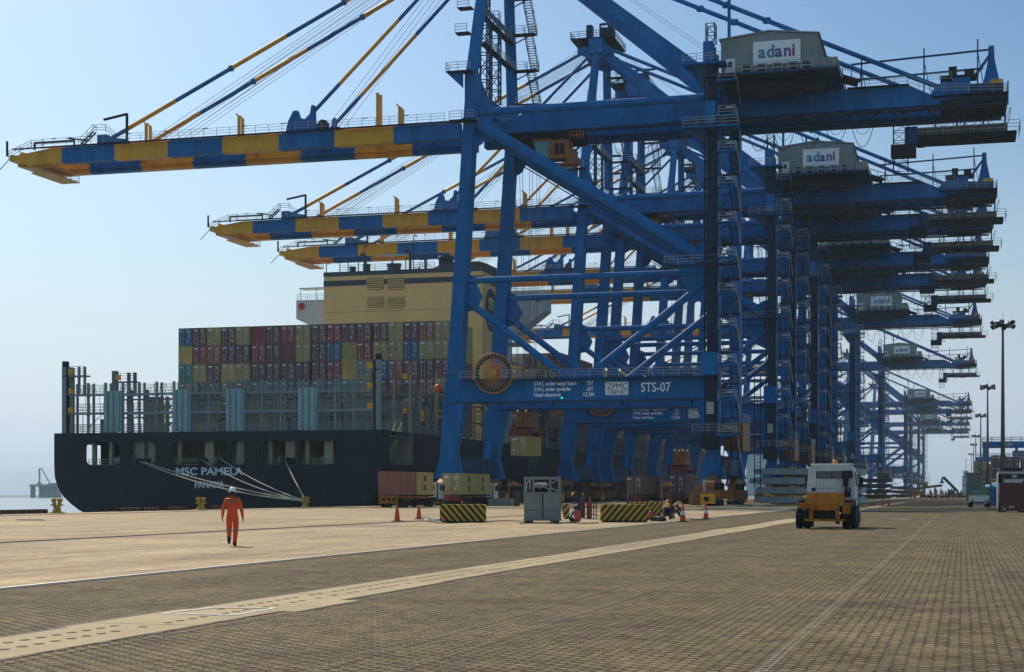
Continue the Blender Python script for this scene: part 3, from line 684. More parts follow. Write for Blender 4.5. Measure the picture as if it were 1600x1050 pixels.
# stacks, vents and masts on top
for px, wd, h, nm in ((551, .65, 1.6, 'vent_stack'), (573, .75, 2.0, 'vent_stack'), (616, 1.35, 1.8, 'vent_stack'), (697, 1.5, 2.8, 'exhaust_stack')):
    x = XP(px, 283); s = MB(SO); s.lathe([(wd*.9, 0), (wd*.9, h*.75), (wd, h*.78), (wd, h), (wd*.4, h)], (x, 283, 42), BAND, n=18)
    s.box(x-wd*.3, x+wd*.3, 283-wd*1.35, 283-wd*.8, 42, 42+h*.6, BAND); s.build(nm, ship)
for px, h in ((571, 3.2), (641, 3.6), (665, 2.0)):
    x = XP(px, 281); s = MB(SO); s.path([(x, 281, 42), (x, 281, 42+h), (x-.4, 281, 42+h+.4), (x-1.0, 281, 42+h+.2)], .26, BAND, 10); s.build('exhaust_pipe', ship)
for px, h in ((510, 1.6), (531, 2.2), (544, 1.8), (560, 2.2), (569, 4.6), (646, 6.0), (634, 2)):
    x = XP(px, 279); s = MB(SO); s.path([(x, 279, 42), (x, 279, 42+h), (x+.35, 279, 42+h+.3), (x+.7, 279, 42+h)], .09, BAND, 6); s.build('vent_pipe', ship)
s = MB(SO); x = XP(613, 284); s.beam((x-3, 284, 45.6), (x+3, 284, 45.6), .3, .3, SWHITE); s.beam((x, 284, 43.8), (x, 284, 45.6), .35, .35, SWHITE); s.build('radar_scanner', ship)
s = MB(SO); s.rail([(cx0+3, cy0+.3, 42), (cx1-9, cy0+.3, 42)], SGREY, h=1.2, step=2.2, t=.07); s.build('casing_railing', ship)
# accommodation and bridge wings right ahead of the casing
s = MB(SO); s.box(cx0+1.5, cx1-1.5, cy1+.5, cy1+14, DZ, 40.5, SWHITE)
s.build('deckhouse', ship)
s = MB(SO); YW = 286.5
s.prism([(SL-.2, 38.6), (cx0+1, 38.6), (cx0+1, 30.0), (cx0-3.5, 31.8), (SL-.2, 35.0)], 'y', YW+3.2, YW+8, SWHITE)
s.build('bridge_wing', ship); s = MB(SO); s.prism([(SR+.2, 38.6), (SR+.2, 35.2), (cx1+3.2, 31.2), (cx1-1, 30.2), (cx1-1, 38.6)], 'y', YW+3.2, YW+8, SWHITE)
s.rail([(cx1, YW+3.3, 38.6), (SR, YW+3.3, 38.6)], SGREY, t=.06)
s.build('bridge_wing', ship); s = MB(SO); s.rail([(SL, YW+3.3, 38.6), (cx0, YW+3.3, 38.6)], SGREY, t=.06)
s.box(SL, SL+7, YW+4, YW+7, 40.9, 41.05, SWHITE)
for x in (SL+.3, SL+3.5, SL+6.8): s.beam((x, YW+4.2, 38.6), (x, YW+4.2, 41), .09, .09, SGREY)
s.build('wing_awning', ship)
for x in (SL+1, SR-1):
    s = MB(SO); s.lathe([(.3, -.12), (.62, -.12), (.62, .12), (.3, .12)], (x, YW+3.0, 37.4), RED, 'y', 14); s.build('lifebuoy', ship)
s = MB(SO)
for z in (19, 22.5, 26, 29.5): s.box(cx1, cx1+2.6, cy1-1, cy1+9, z-.15, z, SWHITE); s.rail([(cx1+2.5, cy1-1, z), (cx1+2.5, cy1+9, z)], SWHITE, t=.07); s.rail([(cx1, cy1-1, z), (cx1+2.5, cy1-1, z)], SWHITE, t=.07)
s.build('side_platform', ship)

# ---- containers on deck: the stern bay, eighteen stacks wide and six tiers high
R1 = 'blue maroon olive maroon olive crimson! plum crimson olive brown crimson plum maroon maroon olive plum brick olive'.split()
R2 = 'yellow! crimson brick plum plum crimson plum maroon! olive plum blue olive! crimson olive olive blue olive olive'.split()
R3 = 'teal olive plum yellow olive plum plum maroon plum maroon crimson yellow! olive blue brick maroon plum maroon'.split()
R4 = 'brick plum brown olive plum teal maroon plum brown plum maroon teal brick plum crimson maroon brick olive'.split()
R5 = 'maroon plum olive brown maroon brick plum teal maroon plum olive plum brown maroon plum olive brown plum'.split()
R6 = 'plum brown maroon plum teal maroon plum brown brick plum maroon brown plum maroon olive plum plum brown'.split()
CTOP = 28.15; HH = 2.93
for t_, row in enumerate((R1, R2, R3, R4, R5, R6)):
    for k, c in enumerate(row):
        X = -121.62+2.44/2+k*2.515+[0, 0, 0, 0, 0, .22, .22, .22, .22, .42, .42, .42, .42, .62, .62, .62, .62, .62][k]
        nm = c.rstrip('!'); tw = ORD[t_]
        container(nm, X, 238+(.06 if (k*7+t_*3) % 5 == 0 else 0), CTOP-(t_+1)*HH, f'{nm} container, {tw} tier from the top, {ORD[k]} stack from the left at the ship stern', door=not c.endswith('!'),
                  group='containers stacked at the stern of the ship')
# forward bays: only the quay-side stacks can be seen from the quay
def bay(Y, cols, tiers, top, nm, L=12.19):
    rr = random.Random(int(Y*7))
    for k in range(cols):
        for t_ in range(tiers):
            c = rr.choice(['olive', 'olive', 'maroon', 'yellow', 'plum', 'brown', 'olive', 'maroon'])
            container(c, SR-1.9-k*2.52, Y, top-(t_+1)*HH, f'{c} container, {ORD[t_]} from top, {ORD[k]} stack from the quay, {nm}', L=L, group='containers in the forward bays of the ship')
bay(306, 5, 6, 28.8, 'bay ahead of the bridge')
for i_, (t_, tp_) in enumerate([(6, 28.8), (5, 25.9), (6, 28.8), (5, 25.9), (5, 25.9), (4, 22.9), (5, 25.9), (4, 22.9), (4, 22.9), (3, 20), (3, 20), (2, 17)]): bay(321.5+i_*15.5, 1, t_, tp_, ORD[i_+1]+' bay ahead of the bridge')
s = MB(SO); s.box(SL+4, SR-1.2, 300, 545, DZ, DZ+1.4, SGREY2); s.build('hatch_coaming', ship)
# gangway down to the quay
gw = thing('gangway', 'long grey accommodation ladder sloping from the ship side to the quay', 'gangway', (-70, 262, 0))
ya_, yb_ = (SR+.7)/math.tan(math.atan((838-800)/F)-PHI), (SR+1.2)/math.tan(math.atan((806-800)/F)-PHI)
s = MB((-70, 262, 0)); s.stair((SR+2.6, yb_, .2), (SR+.9, ya_, 9.6), (1, 0, 0), .9, SGREY2, step=.5); s.build('ladder', gw)
# mooring ropes
for i, (px, py, dx, lab) in enumerate([(220, 721, 0, 'pale mooring rope from the leftmost fairlead, longest and lowest'), (227, 722, .25, 'pale mooring rope just below the longest one at the left fairlead'),
        (315, 718, .1, 'pale mooring rope from the middle opening above the letters MSC'), (345, 717, .3, 'pale mooring rope from the middle opening above the letters PAMELA'), (446, 719, .5, 'short steep pale mooring rope from the right stern opening')]):
    A = Vector((tp(px), SY-.1, ZP(py, tp(px), SY))); B = Vector((bX-.2+dx*.6, bY, .75)); pts = []
    sag = [.9, .5, .7, .5, .2][i]
    for j in range(17):
        u = j/16; p_ = A.lerp(B, u); p_.z -= sag*4*u*(1-u); pts.append(p_)
    s = MB(B); s.path(pts, .075 if i < 2 else .06, ROPE, 6); tag(s.build('mooring_rope', loc=B), lab, 'rope', 'mooring ropes running to the right bollard')
# ================================================================ ship-to-shore cranes
WX = lambda z: -65.3+(min(z, 55)-4)*.0645
LX = -30.2; SP = 20.0; GN, GF = 6.0, 14.0; CO = (-48.0, 0, 0)
bands_x = [-140, -124.5, -110.6, -97.0, -83.6, -70.3]
def edges():
    # colour boundaries of the boom, yellow at the tip
    px = [100, 182, 265, 350, 438, 525, 617]
    return [XP(p, 205+GN) for p in px]
BE = edges()
def bandcol(x):
    i = sum(1 for e in BE if x > e); return YEL if i % 2 == 0 and i < 7 else BLUE
def cbuild(parts, root):
    return {k: s.build(k.split('#')[0], root) for k, s in parts.items()}
def flange(s, p, q, r_):
    p, q = Vector(p), Vector(q); d = (q-p).normalized()
    for u in (.12, .36, .62, .88): c = p.lerp(q, u); s.tube(c-d*.04, c+d*.04, r_+.05, BLUED, 14)
def make_crane():
    r = thing('gantry_crane', '', 'crane', CO)
    def nb(): return MB(CO)
    W0 = WX(4)
    # ---- legs
    for y in (0, SP):
        s = nb(); yb0, yb1 = y-1.1, y+1.1
        s.hexa([(-67.1, yb0, 3.6), (-63.4, yb0, 3.6), (-63.4, yb1, 3.6), (-67.1, yb1, 3.6)], [(-66.3, yb0, 6.6), (-64.3, yb0, 6.6), (-64.3, yb1, 6.6), (-66.3, yb1, 6.6)], BLUE)
        s.hexa([(-66.3, yb0, 6.6), (-64.3, yb0, 6.6), (-64.3, yb1, 6.6), (-66.3, yb1, 6.6)], [(-65.9, yb0, 13.4), (-63.0, yb0, 13.4), (-63.0, yb1, 13.4), (-65.9, yb1, 13.4)], BLUE)
        s.hexa([(-65.6, yb0, 13.4), (-63.7, yb0, 13.4), (-63.7, yb1, 13.4), (-65.6, yb1, 13.4)], [(WX(52)-.72, y-1.0, 53), (WX(52)+.72, y-1.0, 53), (WX(52)+.72, y+1.0, 53), (WX(52)-.72, y+1.0, 53)], BLUE)
        for i_ in range(6):
            z = 17+i_*6.1; hw = .95-(z-13.4)/39.6*.23+.012; hy = 1.1-(z-13.4)/39.6*.1+.012; s.box(WX(z)-hw, WX(z)+hw, y-hy, y+hy, z, z+.07, BLUED)
        for z in (6.6, 20, 33, 46): s.box(WX(z)-1.05, WX(z)-.8, y-.3, y+.3, z, z+.35, DARK)
        s.build('leg', r)
        s = nb()
        s.hexa([(LX-1.9, yb0, 3.5), (LX+1.4, yb0, 3.5), (LX+1.4, yb1, 3.5), (LX-1.9, yb1, 3.5)], [(LX-.8, yb0, 7.0), (LX+.6, yb0, 7.0), (LX+.6, yb1, 7.0), (LX-.8, yb1, 7.0)], BLUE)
        s.hexa([(LX-1.0, yb0, 7.0), (LX+.7, yb0, 7.0), (LX+.7, yb1, 7.0), (LX-1.0, yb1, 7.0)], [(LX-2.1, yb0, 13.4), (LX+.72, yb0, 13.4), (LX+.72, yb1, 13.4), (LX-2.1, yb1, 13.4)], BLUE)
        s.box(LX-.72, LX+.74, yb0, yb1, 13.4, 53, BLUE); s.build('leg', r)
    # ---- sill beams
    for x, c in ((-65.3, BLUED), (LX-.1, BLUED)):
        s = nb(); s.box(x-.75, x+.75, 1.1, SP-1.1, 3.9, 6.4, c)
        for y in (4, 7, 10, 13, 16): s.box(x+.75, x+.80, y-.05, y+.05, 3.95, 6.35, BLUE)
        for y in (1.1, SP-1.1):
            sg = 1 if y < 5 else -1; s.prism([(y, 6.4), (y+sg*2.2, 6.4), (y, 9.2)], 'x', x-.5, x+.5, BLUE)
        s.build('sill_beam', r)
    # ---- bogies
    for x in (-65.4, LX):
        for y in (0, SP):
            s = nb(); s.prism([(y-4.2, 2.3), (y+4.2, 2.3), (y+3.6, 3.0), (y+1.2, 3.9), (y-1.2, 3.9), (y-3.6, 3.0)], 'x', x-.55, x+.55, ORA)
            for q in (-3, -1, 1, 3):
                yy = y+q*1.15; s.prism([(yy-1.0, .45), (yy+1.0, .45), (yy+.9, 1.2), (yy+.35, 2.4), (yy-.35, 2.4), (yy-.9, 1.2)], 'x', x-.5, x+.5, ORA)
                for dy in (-.5, .5): s.lathe([(.1, -.62), (.36, -.62), (.36, .62), (.1, .62)], (x, yy+dy, .38), DARK, 'x', 14)
                s.box(x+.5, x+1.25, yy-.35, yy+.35, .9, 2.0, ORA); s.box(x-1.15, x-.5, yy-.3, yy+.3, .8, 1.7, ORA)
                s.box(x+.52, x+.75, yy-.15, yy+.6, 2.0, 2.9, DARK)
            s.build('bogie', r)
    for sg, y in ((-1, -6.2), (1, SP+6.2)):
        for x in (-65.4, LX):
            s = nb(); s.box(x-.8, x+.9, min(y, y-sg*1.1), max(y, y-sg*1.1), .3, 1.5, YEL); s.tube((x, y, .9), (x, y+sg*.7, .9), .28, DARK, 10); s.build('buffer', r)
    # cabinet and equipment by the landside bogie
    s = nb(); s.box(LX-2.6, LX-1.2, -3.5, -2.4, .1, 1.6, ORA); s.box(LX-1.1, LX-.3, -2.2, -1.4, 1.2, 3.3, SWHITE); s.box(LX-2.2, LX-1.4, -2.0, -1.0, 1.6, 2.6, ORA); s.build('travel_motor', r)
    # ---- portal beams with walkway
    for y in (0, SP):
        s = nb(); s.box(-65.7, LX+.6, y-.95, y+.95, 13.4, 16.4, BLUE); s.box(-65.2, LX, y-1.15, y+1.15, 13.42, 13.6, BLUED)
        for px in (0, 9, 18, 27): s.box(-60+px, -59.7+px, y-1.0, y-.952, 12.9, 13.38, DARK)
        s.build('portal_beam', r)
        s = nb(); s.box(-63, LX-1, y-1.9, y-.95, 16.3, 16.42, BLUED); s.rail([(-63.4, y-1.85, 16.42), (LX+1.6, y-1.85, 16.42)], GALV, t=.06); s.build('walkway', r)
        # ties and braces
        s = nb(); s.tube((WX(29.6), y, 29.6), (LX, y, 29.6), .42, BLUE, 14); s.build('tie_tube', r)
        s = nb(); s.tube((WX(51.6), y, 51.7), (LX, y, 51.7), .52, BLUE, 14); s.build('tie_tube', r)
        s = nb(); s.tube((WX(28), y, 27.6), (-48.9, y, 16.2), .46, BLUE, 14); flange(s, (WX(28), y, 27.6), (-48.9, y, 16.2), .46); s.build('brace', r)
        s = nb(); s.tube((-47.2, y, 16.3), (LX-.3, y, 28.9), .46, BLUE, 14); flange(s, (-47.2, y, 16.3), (LX-.3, y, 28.9), .46); s.build('brace', r)
        s = nb(); s.tube((WX(50.4)+.3, y, 50.6), (LX-1.2, y, 31.2), .80, BLUE, 18); flange(s, (WX(50.4)+.3, y, 50.6), (LX-1.2, y, 31.2), .80)
        a, b_ = Vector((WX(50.4)+.3, y-.3, 49.3)), Vector((LX-2, y-.3, 30.6)); s.beam(a, b_, .3, .16, BLUED); s.build('diagonal_brace', r)
        s = nb(); x = WX(28)
        s.prism([(x-.3, 31), (x+2.2, 30.0), (x+2.2, 29.2), (x+3.0, 27.4), (x+2.2, 25.7), (x-.3, 25.4)], 'y', y-.12, y+.12, BLUE)
        s.build('gusset', r); s = nb()
        s.prism([(LX+.4, 34), (LX-1.6, 33.4), (LX-4.4, 31.9), (LX-4.4, 29.2), (LX-2.8, 26.3), (LX+.4, 24.8)], 'y', y-.14, y+.14, BLUE)
        s.build('gusset', r); s = nb()
        s.prism([(-51.2, 16.4), (-45.0, 16.4), (-46.3, 17.8), (-48.0, 16.9), (-49.8, 17.8)], 'y', y-.12, y+.12, BLUE)
        s.build('gusset', r); s = nb()
        x = WX(50); s.prism([(x-.3, 53), (x+2.4, 52.4), (x+2.8, 50.2), (x+1.6, 47.6), (x-.3, 46.6)], 'y', y-.14, y+.14, BLUE); s.build('gusset', r)
    # node platform on the landside leg
    s = nb(); s.box(LX-6, LX+2.8, -2.3, -1.1, 30.2, 30.35, BLUED); s.rail([(LX-6, -2.25, 30.35), (LX+2.8, -2.25, 30.35), (LX+2.8, 2.4, 30.35)], GALV, t=.06); s.build('node_platform', r)
    # ---- cross beams between the frames and top haunches
    for x, z in ((WX(52), 53), (LX, 53)):
        s = nb(); s.prism([(-1.0, z-.1), (SP+1.0, z-.1), (SP+1.0, z+4.0), (SP-.8, z+4.0), (SP-5, z+2.0), (5, z+2.0), (.8, z+4.0), (-1.0, z+4.0)] if x < -50 else [(-1, z), (SP+1, z), (SP+1, z+1.8), (-1, z+1.8)], 'x', x-.7, x+.7, BLUE)
        s.build('cross_beam', r)
    for x, y in ((LX, .3), (LX, SP-.3)): s = nb(); s.box(x-.5, x+.5, y-.6, y+.6, 54.8, 57.0, BLUE); s.build('backstay_seat', r)
    # ---- mast: two tubes leaning together
    AX_, AZ = -61.3, 79.0
    for a, b_ in ((0, GN), (SP, GF)):
        s = nb(); s.tube((WX(52), a, 56.9), (AX_, b_, AZ), .84, BLUE, 18, r2=.7); s.build('mast_leg', r)
    s = nb(); s.box(AX_-1.2, AX_+1.2, GN-1.2, GF+1.2, AZ-1, AZ+1.6, BLUE)
    for y in (GN, GF): s.prism([(AX_-3.4, AZ+.4), (AX_-3.4, AZ-.6), (AX_, AZ-2.2), (AX_+2.2, AZ-1), (AX_+2.2, AZ+.4)], 'y', y-.45, y+.45, BLUE)
    s.build('mast_head', r)
    s = nb(); s.box(AX_-4.5, AX_+3.2, GN-1.2, GF+1.2, AZ+1.6, AZ+1.8, DARK); q = [(AX_-4.5, GN-1.2), (AX_+3.2, GN-1.2), (AX_+3.2, GF+1.2), (AX_-4.5, GF+1.2), (AX_-4.5, GN-1.2)]
    s.rail([(*p, AZ+1.8) for p in q], DARK, t=.07, step=1.5)
    for dx, h in ((-1.2, 2.2), (1.5, 1.6), (2.6, 2.4)): s.box(AX_+dx-.5, AX_+dx+.5, GN-1, GN+.6, AZ+1.8, AZ+1.8+h, BLUED)
    s.beam((AX_+.6, GN, AZ+4.2), (AX_+4.4, GN, AZ+4.2), .3, .35, DARK); s.beam((AX_+.6, GN, AZ+1.8), (AX_+.6, GN, AZ+4.3), .3, .3, DARK); s.beam((AX_-.5, GF, AZ+1.8), (AX_-.5, GF, AZ+7), .08, .08, DARK)
    for y in (GN, GF): s.lathe([(.2, -.25), (.95, -.25), (.95, .25), (.2, .25)], (AX_-2.4, y, AZ+.8), DARK, 'y', 14)
    s.build('mast_head_platform', r)
    s = nb(); s.tube((WX(52)+.6, 3.4, 66.5), (WX(52)+.6, SP-3.4, 66.5), .3, BLUE, 10); s.build('mast_tie', r)
    # ---- stairs and lattice towers on the mast
    zs = [57, 61.6, 66.4, 71.2, 76.0]
    for i, z in enumerate(zs):
        yl = SP-(z-57)/22*5.2; s = nb(); s.box(WX(52)+.8, WX(52)+4.3, yl-1.6, yl-.2, z-.15, z, DARK); s.rail([(WX(52)+.8, yl-1.6, z), (WX(52)+4.3, yl-1.6, z), (WX(52)+4.3, yl-.2, z)], GALV, t=.055); s.beam((WX(52)+.7, yl, z-1.1), (WX(52)+3.4, yl-.6, z-.1), .14, .14, BLUE); s.build('stair_landing', r)
        if i:
            s = nb(); z0 = zs[i-1]; y0_ = SP-(z0-57)/22*5.2; s.stair((WX(52)+3.7, y0_-.1, z0), (WX(52)+3.3, yl-1.5, z), (1, 0, 0), 1.1, DARK, step=.3); s.build('stair_flight', r)
    for (ya, yb, z1) in ((3.2, 4.6, 69.5), (8.8, 10.0, 66.0)):
        s = nb(); s.lattice(WX(52)-.2, WX(52)+1.1, ya, yb, 55, z1, BLUED, t=.2, step=1.9, tb=.12); s.rail([(WX(52)-.2, ya, z1), (WX(52)+1.1, ya, z1), (WX(52)+1.1, yb, z1)], DARK, h=1.6, step=.7, t=.06); s.build('hoist_tower', r)
    for z in (61.4, 65.0):
        ym = (z-57)/22*6; s = nb(); s.box(WX(52)+.3, WX(52)+1.2, 2.5, SP-3.2, z, z+.15, DARK); s.rail([(WX(52)+1.2, 2.5, z), (WX(52)+1.2, SP-3.2, z)], GALV, t=.055); s.build('mast_platform', r)
        s = nb(); s.box(WX(52)-2.4, WX(52)-.5, ym-1.0, ym+.4, z+1, z+1.15, DARK); s.rail([(WX(52)-2.4, ym-1.0, z+1.15), (WX(52)-.8, ym-1.0, z+1.15)], DARK, t=.055); s.build('mast_platform', r)
    s = nb(); s.box(WX(52)-2.8, WX(52)+.5, -2.6, -1.0, 56.6, 56.75, DARK); s.rail([(WX(52)-2.8, -2.6, 56.75), (WX(52)+.5, -2.6, 56.75)], GALV, t=.06); s.rail([(WX(52)-2.8, -2.6, 56.75), (WX(52)-2.8, -1, 56.75)], GALV, t=.06)
    s.prism([(WX(52)-2.8, 56.6), (WX(52)-.7, 56.6), (WX(52)-.7, 54.6)], 'y', -1.9, -1.6, BLUE); s.build('leg_platform', r); s = nb()
    s.box(WX(52)-2.4, WX(52)+1.0, -2.4, -1.0, 50.2, 50.4, DARK); s.rail([(WX(52)-2.4, -2.4, 50.4), (WX(52)+1.0, -2.4, 50.4), (WX(52)+1.0, -1.0, 50.4)], GALV, t=.06); s.build('leg_platform', r)
    # ---- main girders over the quay
    for y, nm in ((GN, 'main_girder'), (GF, 'main_girder')):
        s = nb(); s.prism([(-58, 50), (5.2, 50.3), (5.2, 51.2), (-3.6, 51.5), (-6.4, 52.9), (-56, 52.9), (-58.5, 51.6), (-64.5, 51.6), (-64.5, 50)], 'y', y-.62, y+.62, BLUE)
        s.box(-64.4, 4.9, y-.78, y+.78, 49.86, 49.995, BLUED); s.beam((-64, y+(.95 if y == GN else -.95), 50.5), (5, y+(.95 if y == GN else -.95), 50.5), .5, .22, BLUED)
        for x in range(-61, 4, 6): s.box(x-.035, x+.035, y-.635, y-.62, 50.05, 51.45, BLUED)
        s.build(nm, r)
    s = nb()
    for x in (-61, -52, -42, -33, -22, -12, -2, 4.5): s.box(x-.3, x+.3, GN+.62, GF-.62, 51.5 if x < -55 or x > -5 else 52.0, 51.58 if x > -5 or x < -55 else 52.8, BLUED)
    s.build('girder_tie', r)
    for y in (GN, GF):
        s = nb()
        for x in (WX(52), LX): s.box(x-.5, x+.5, y-.5, y+.5, 52.95, 53.0, BLUE); s.box(x-.9, x+.9, y-.8, y+.8, 51.7 if x < -50 else 52.9, 53.0, BLUE)
        s.build('girder_hanger', r)
    # ---- boom, striped
    for y in (GN, GF):
        s = nb(); E = [-134.6]+BE+[-65.6]
        for a, b_ in zip(E, E[1:]):
            c = bandcol((a+b_)/2)
            if a < -134: s.prism([(a, 50.3), (a+2.5, 49.75), (b_, 49.75), (b_, 51.85), (a+6.5, 51.85), (a, 51.0)], 'y', y-.6, y+.6, c)
            else: s.box(a, b_, y-.6, y+.6, 49.75, 51.85, c)
            s.box(a+.02 if a > -134 else a+2.6, b_-.02, y-.74, y+.74, 49.62, 49.745, c)
            yy = y+(.9 if y == GN else -.9); s.beam((max(a, -133), yy, 50.3), (b_, yy, 50.3), .5, .2, c)
            s.beam((max(a, -130)+.05, y, 52.15), (b_-.05, y, 52.15), .34, .22, c)
        s.build('boom_girder', r)
    s = nb()
    for i, x in enumerate([-133.5, -126, -117, -108, -99, -88.5, -80, -72, -67]):
        c = bandcol(x); s.box(x-.3, x+.3, GN+.6, GF-.6, 50.9, 51.8, c)
        if i % 2: s.beam((x, GN+.6, 51.3), (x+8, GF-.6, 51.3), .25, .25, c)
    s.build('boom_tie', r)
    s = nb(); s.prism([(-134.2, 49.7), (-129.5, 49.3), (-128, 49.6), (-130, 50.0), (-134.2, 50.2)], 'y', GN+.6, GF-.6, YEL); s.box(-132, -129, GN+.7, GF+1.2, 48.6, 48.75, YEL); s.rail([(-132, GF+1.1, 48.75), (-129, GF+1.1, 48.75)], DARK, h=.9, t=.06)
    s.box(-134.8, -134.0, GN-.6, GF+.6, 50.3, 51.2, YEL); s.build('boom_nose', r)
    s = nb(); y = GN-.9
    s.box(-134, -67, y-.45, y+.28, 51.9, 51.98, DARK); s.rail([(-129, y-.4, 51.98), (-67.5, y-.4, 51.98)], GALV, t=.05, step=2.0)
    s.rail([(-129, GF+1.2, 51.98), (-67.5, GF+1.2, 51.98)], GALV, t=.05, step=2.0); s.box(-134, -67, GF+.62, GF+1.25, 51.9, 51.98, DARK)
    s.rail([(-134.8, y, 50.6), (-131, y, 51.98), (-129, y, 51.98)], DARK, t=.06); s.beam((-135.0, y, 51), (-135.0, y, 53.2), .25, .25, DARK); s.beam((-134.6, y, 50.6), (-136.6, y, 48.7), .09, .09, DARK)
    for x in range(-127, -68, 6): s.box(x-.4, x+.4, y-.5, y-.42, 53.0, 53.12, DARK); 
    s.build('boom_walkway', r)
    s = nb(); s.beam((-131, GN, 52.9), (-124.5, GN, 52.9), .3, .28, DARK); s.beam((-131, GN, 51.9), (-131, GN, 52.9), .25, .25, DARK); s.beam((-124.5, GN, 52), (-124.5, GN, 53.2), .2, .2, DARK); s.beam((-125.5, GN, 53.3), (-122.5, GN, 52.8), .4, .2, DARK); s.build('nose_davit', r)
    for y in (GN, GF):       # stay brackets on the boom
        s = nb(); s.prism([(-120.5, 51.85), (-120.5, 53.4), (-119, 53.4), (-117.8, 52.8), (-116, 52.6), (-115.3, 51.85)], 'y', y-.5, y+.5, BLUE); s.build('stay_bracket', r)
        s = nb(); s.prism([(-91.2, 51.85), (-90.8, 53.6), (-90.0, 55.0), (-89.4, 55.0), (-89.1, 54.0), (-88.2, 53.7), (-87.6, 54.0), (-87.3, 55.6), (-86.9, 55.6), (-86.7, 51.85)], 'y', y-.35, y+.35, BLUE)
        s.lathe([(.15, -.5), (.7, -.5), (.7, .5), (.15, .5)], (-85.6, y, 52.8), DARK, 'y', 12); s.box(-86.5, -83.0, y-.5, y+.5, 51.9, 52.3, DARK); s.build('stay_bracket', r)
    s = nb(); s.stair((-122.6, GN-1, 52.0), (-120.6, GN-1, 53.7), (0, 1, 0), .8, DARK); s.rail([(-120.6, GN-1.4, 53.5), (-118.6, GN-1.4, 53.5), (-117, GN-1.4, 52.2)], DARK, t=.06); s.beam((-115.7, GN-.5, 52), (-115.7, GN-.5, 56.2), .3, .3, DARK); s.beam((-119.4, GN-.5, 55.5), (-115.7, GN-.5, 56.1), .3, .3, DARK); s.build('boom_davit', r)
    for x, h in ((-112.9, 2.6), (-98.4, 2.8), (-77.6, 4.8), (-74.4, 2.6)):
        for y in (GN, GN+1.2):
            s = nb(); c = YEL; s.beam((x, y, 51.85), (x, y, 51.95+h), .34, .38, c); s.beam((x, y, 51.95+h), (x-.45, y, 52.4+h), .2, .2, c) if h < 3 else None; s.build('boom_post', r)
    # ---- forestays
    def stay(A, B, rad, stripes):
        s = nb(); A, B = Vector(A), Vector(B); L = B.x-A.x; xs_ = [A.x]+[q for q in stripes if A.x < q < B.x]+[B.x]; c = [BLUE, YEL] if stripes else [BLUE]
        for i, (a, b_) in enumerate(zip(xs_, xs_[1:])):
            pa = A.lerp(B, (a-A.x)/L); pb = A.lerp(B, (b_-A.x)/L); cc = BLUE
            if stripes: cc = (YEL if i % 2 == stripes_first[0] else BLUE) if i < stripes_n[0] else BLUE
            s.tube(pa, pb, rad, cc, 10)
            if stripes: s.lathe([(rad*1.0, -.35), (rad*1.55, -.2), (rad*1.55, .2), (rad, .35)], pb, cc, 'x', 8) if i in (2, 4) else None
        return s
    stripes_first = [1]; stripes_n = [7]
    for y, y2 in ((GN, GN+.6), (GF, GF-.6)):
        stay((-118.4, y, 52.9), (AX_-1.5, y2, AZ+.2), .30, [-116.2, -108.2, -99.7, -91.2, -82.7, -74.2]).build('forestay', r)
    stripes_n = [2]
    for y, y2 in ((GN, GN+.5), (GF, GF-.5)):
        stay((-88.9, y, 53.0), (AX_-1.5, y2, AZ-1), .26, [-83.2, -74.6]).build('forestay', r)
    s = nb()
    for k in range(9): y = GN+.9+k*.78; s.beam((-113+.4*(k % 3), y, 52.4), (AX_-2, y, AZ+1.0), .045, .045, WIRE)
    for k in range(4): y = GN+1.3+k*1.5; s.beam((-85.6, y, 52.8), (AX_-2, y, AZ), .04, .04, WIRE)
    s.build('hoist_rope', r)
    # ---- backstays: thick box to the landside leg and thin tubes to the girder tail
    for y, y2 in ((GN+1, 1.0), (GF-1, SP-1.0)):
        s = nb(); s.beam((AX_+.3, y, AZ), (LX+.2, y2, 53.6), 1.0, 1.55, BLUE); s.build('rear_mast_leg', r)
    for y in (GN, GF):
        s = nb(); s.tube((AX_+1, y, AZ+.4), (-2.2, y, 52.3), .30, BLUE, 10)
        a = Vector((AX_+1, y, AZ+.4)); b_ = Vector((-2.2, y, 52.3))
        for u in (.45, .53, .62): p_ = a.lerp(b_, u); s.lathe([(.3, -.5), (.46, -.3), (.46, .3), (.3, .5)], p_, BLUE, 'x', 8)
        s.prism([(-4, 51.4), (.6, 51.3), (-.4, 52.9), (-2.2, 53.2), (-3.2, 52.6)], 'y', y-.35, y+.35, BLUE); s.build('backstay', r)
    s = nb()
    for k in range(2): s.beam((AX_+2, GN+2+k*2, AZ+1.0), (LX+1, 3+k*3, 57), .04, .04, WIRE)
    s.build('luffing_rope', r)
    s = nb(); s.beam((LX+1.2, 5, 53), (LX+1.2, 5, 66), .38, .38, BLUE); s.build('stay_strut', r); s = nb(); s.beam((LX+4.2, GF, 53), (LX+4.2, GF, 63.6), .34, .34, BLUE); s.build('stay_strut', r)
    # ---- machinery house
    hx0, hx1, hy0, hy1 = -29.2, -17.2, -1.0, 18.0
    h = nb(); hm = (hx0+hx1)/2
    h.prism([(hx0, 53.9), (hx1, 53.9), (hx1, 58.5), (hm, 59.15), (hx0, 58.5)], 'y', hy0, hy1, HOUSE)
    k = 34
    for i in range(k): x = hx0+.1+(hx1-hx0-.2)*i/(k-1); zt = 58.42+.65*(1-abs(x-hm)/(hm-hx0)); h.box(x-.06, x+.06, hy0-.05, hy0, 53.95, zt, HOUSE)
    for i in range(50): y = hy0+.2+(hy1-hy0-.4)*i/49; h.box(hx1, hx1+.05, y-.07, y+.07, 53.95, 58.4, HOUSE)
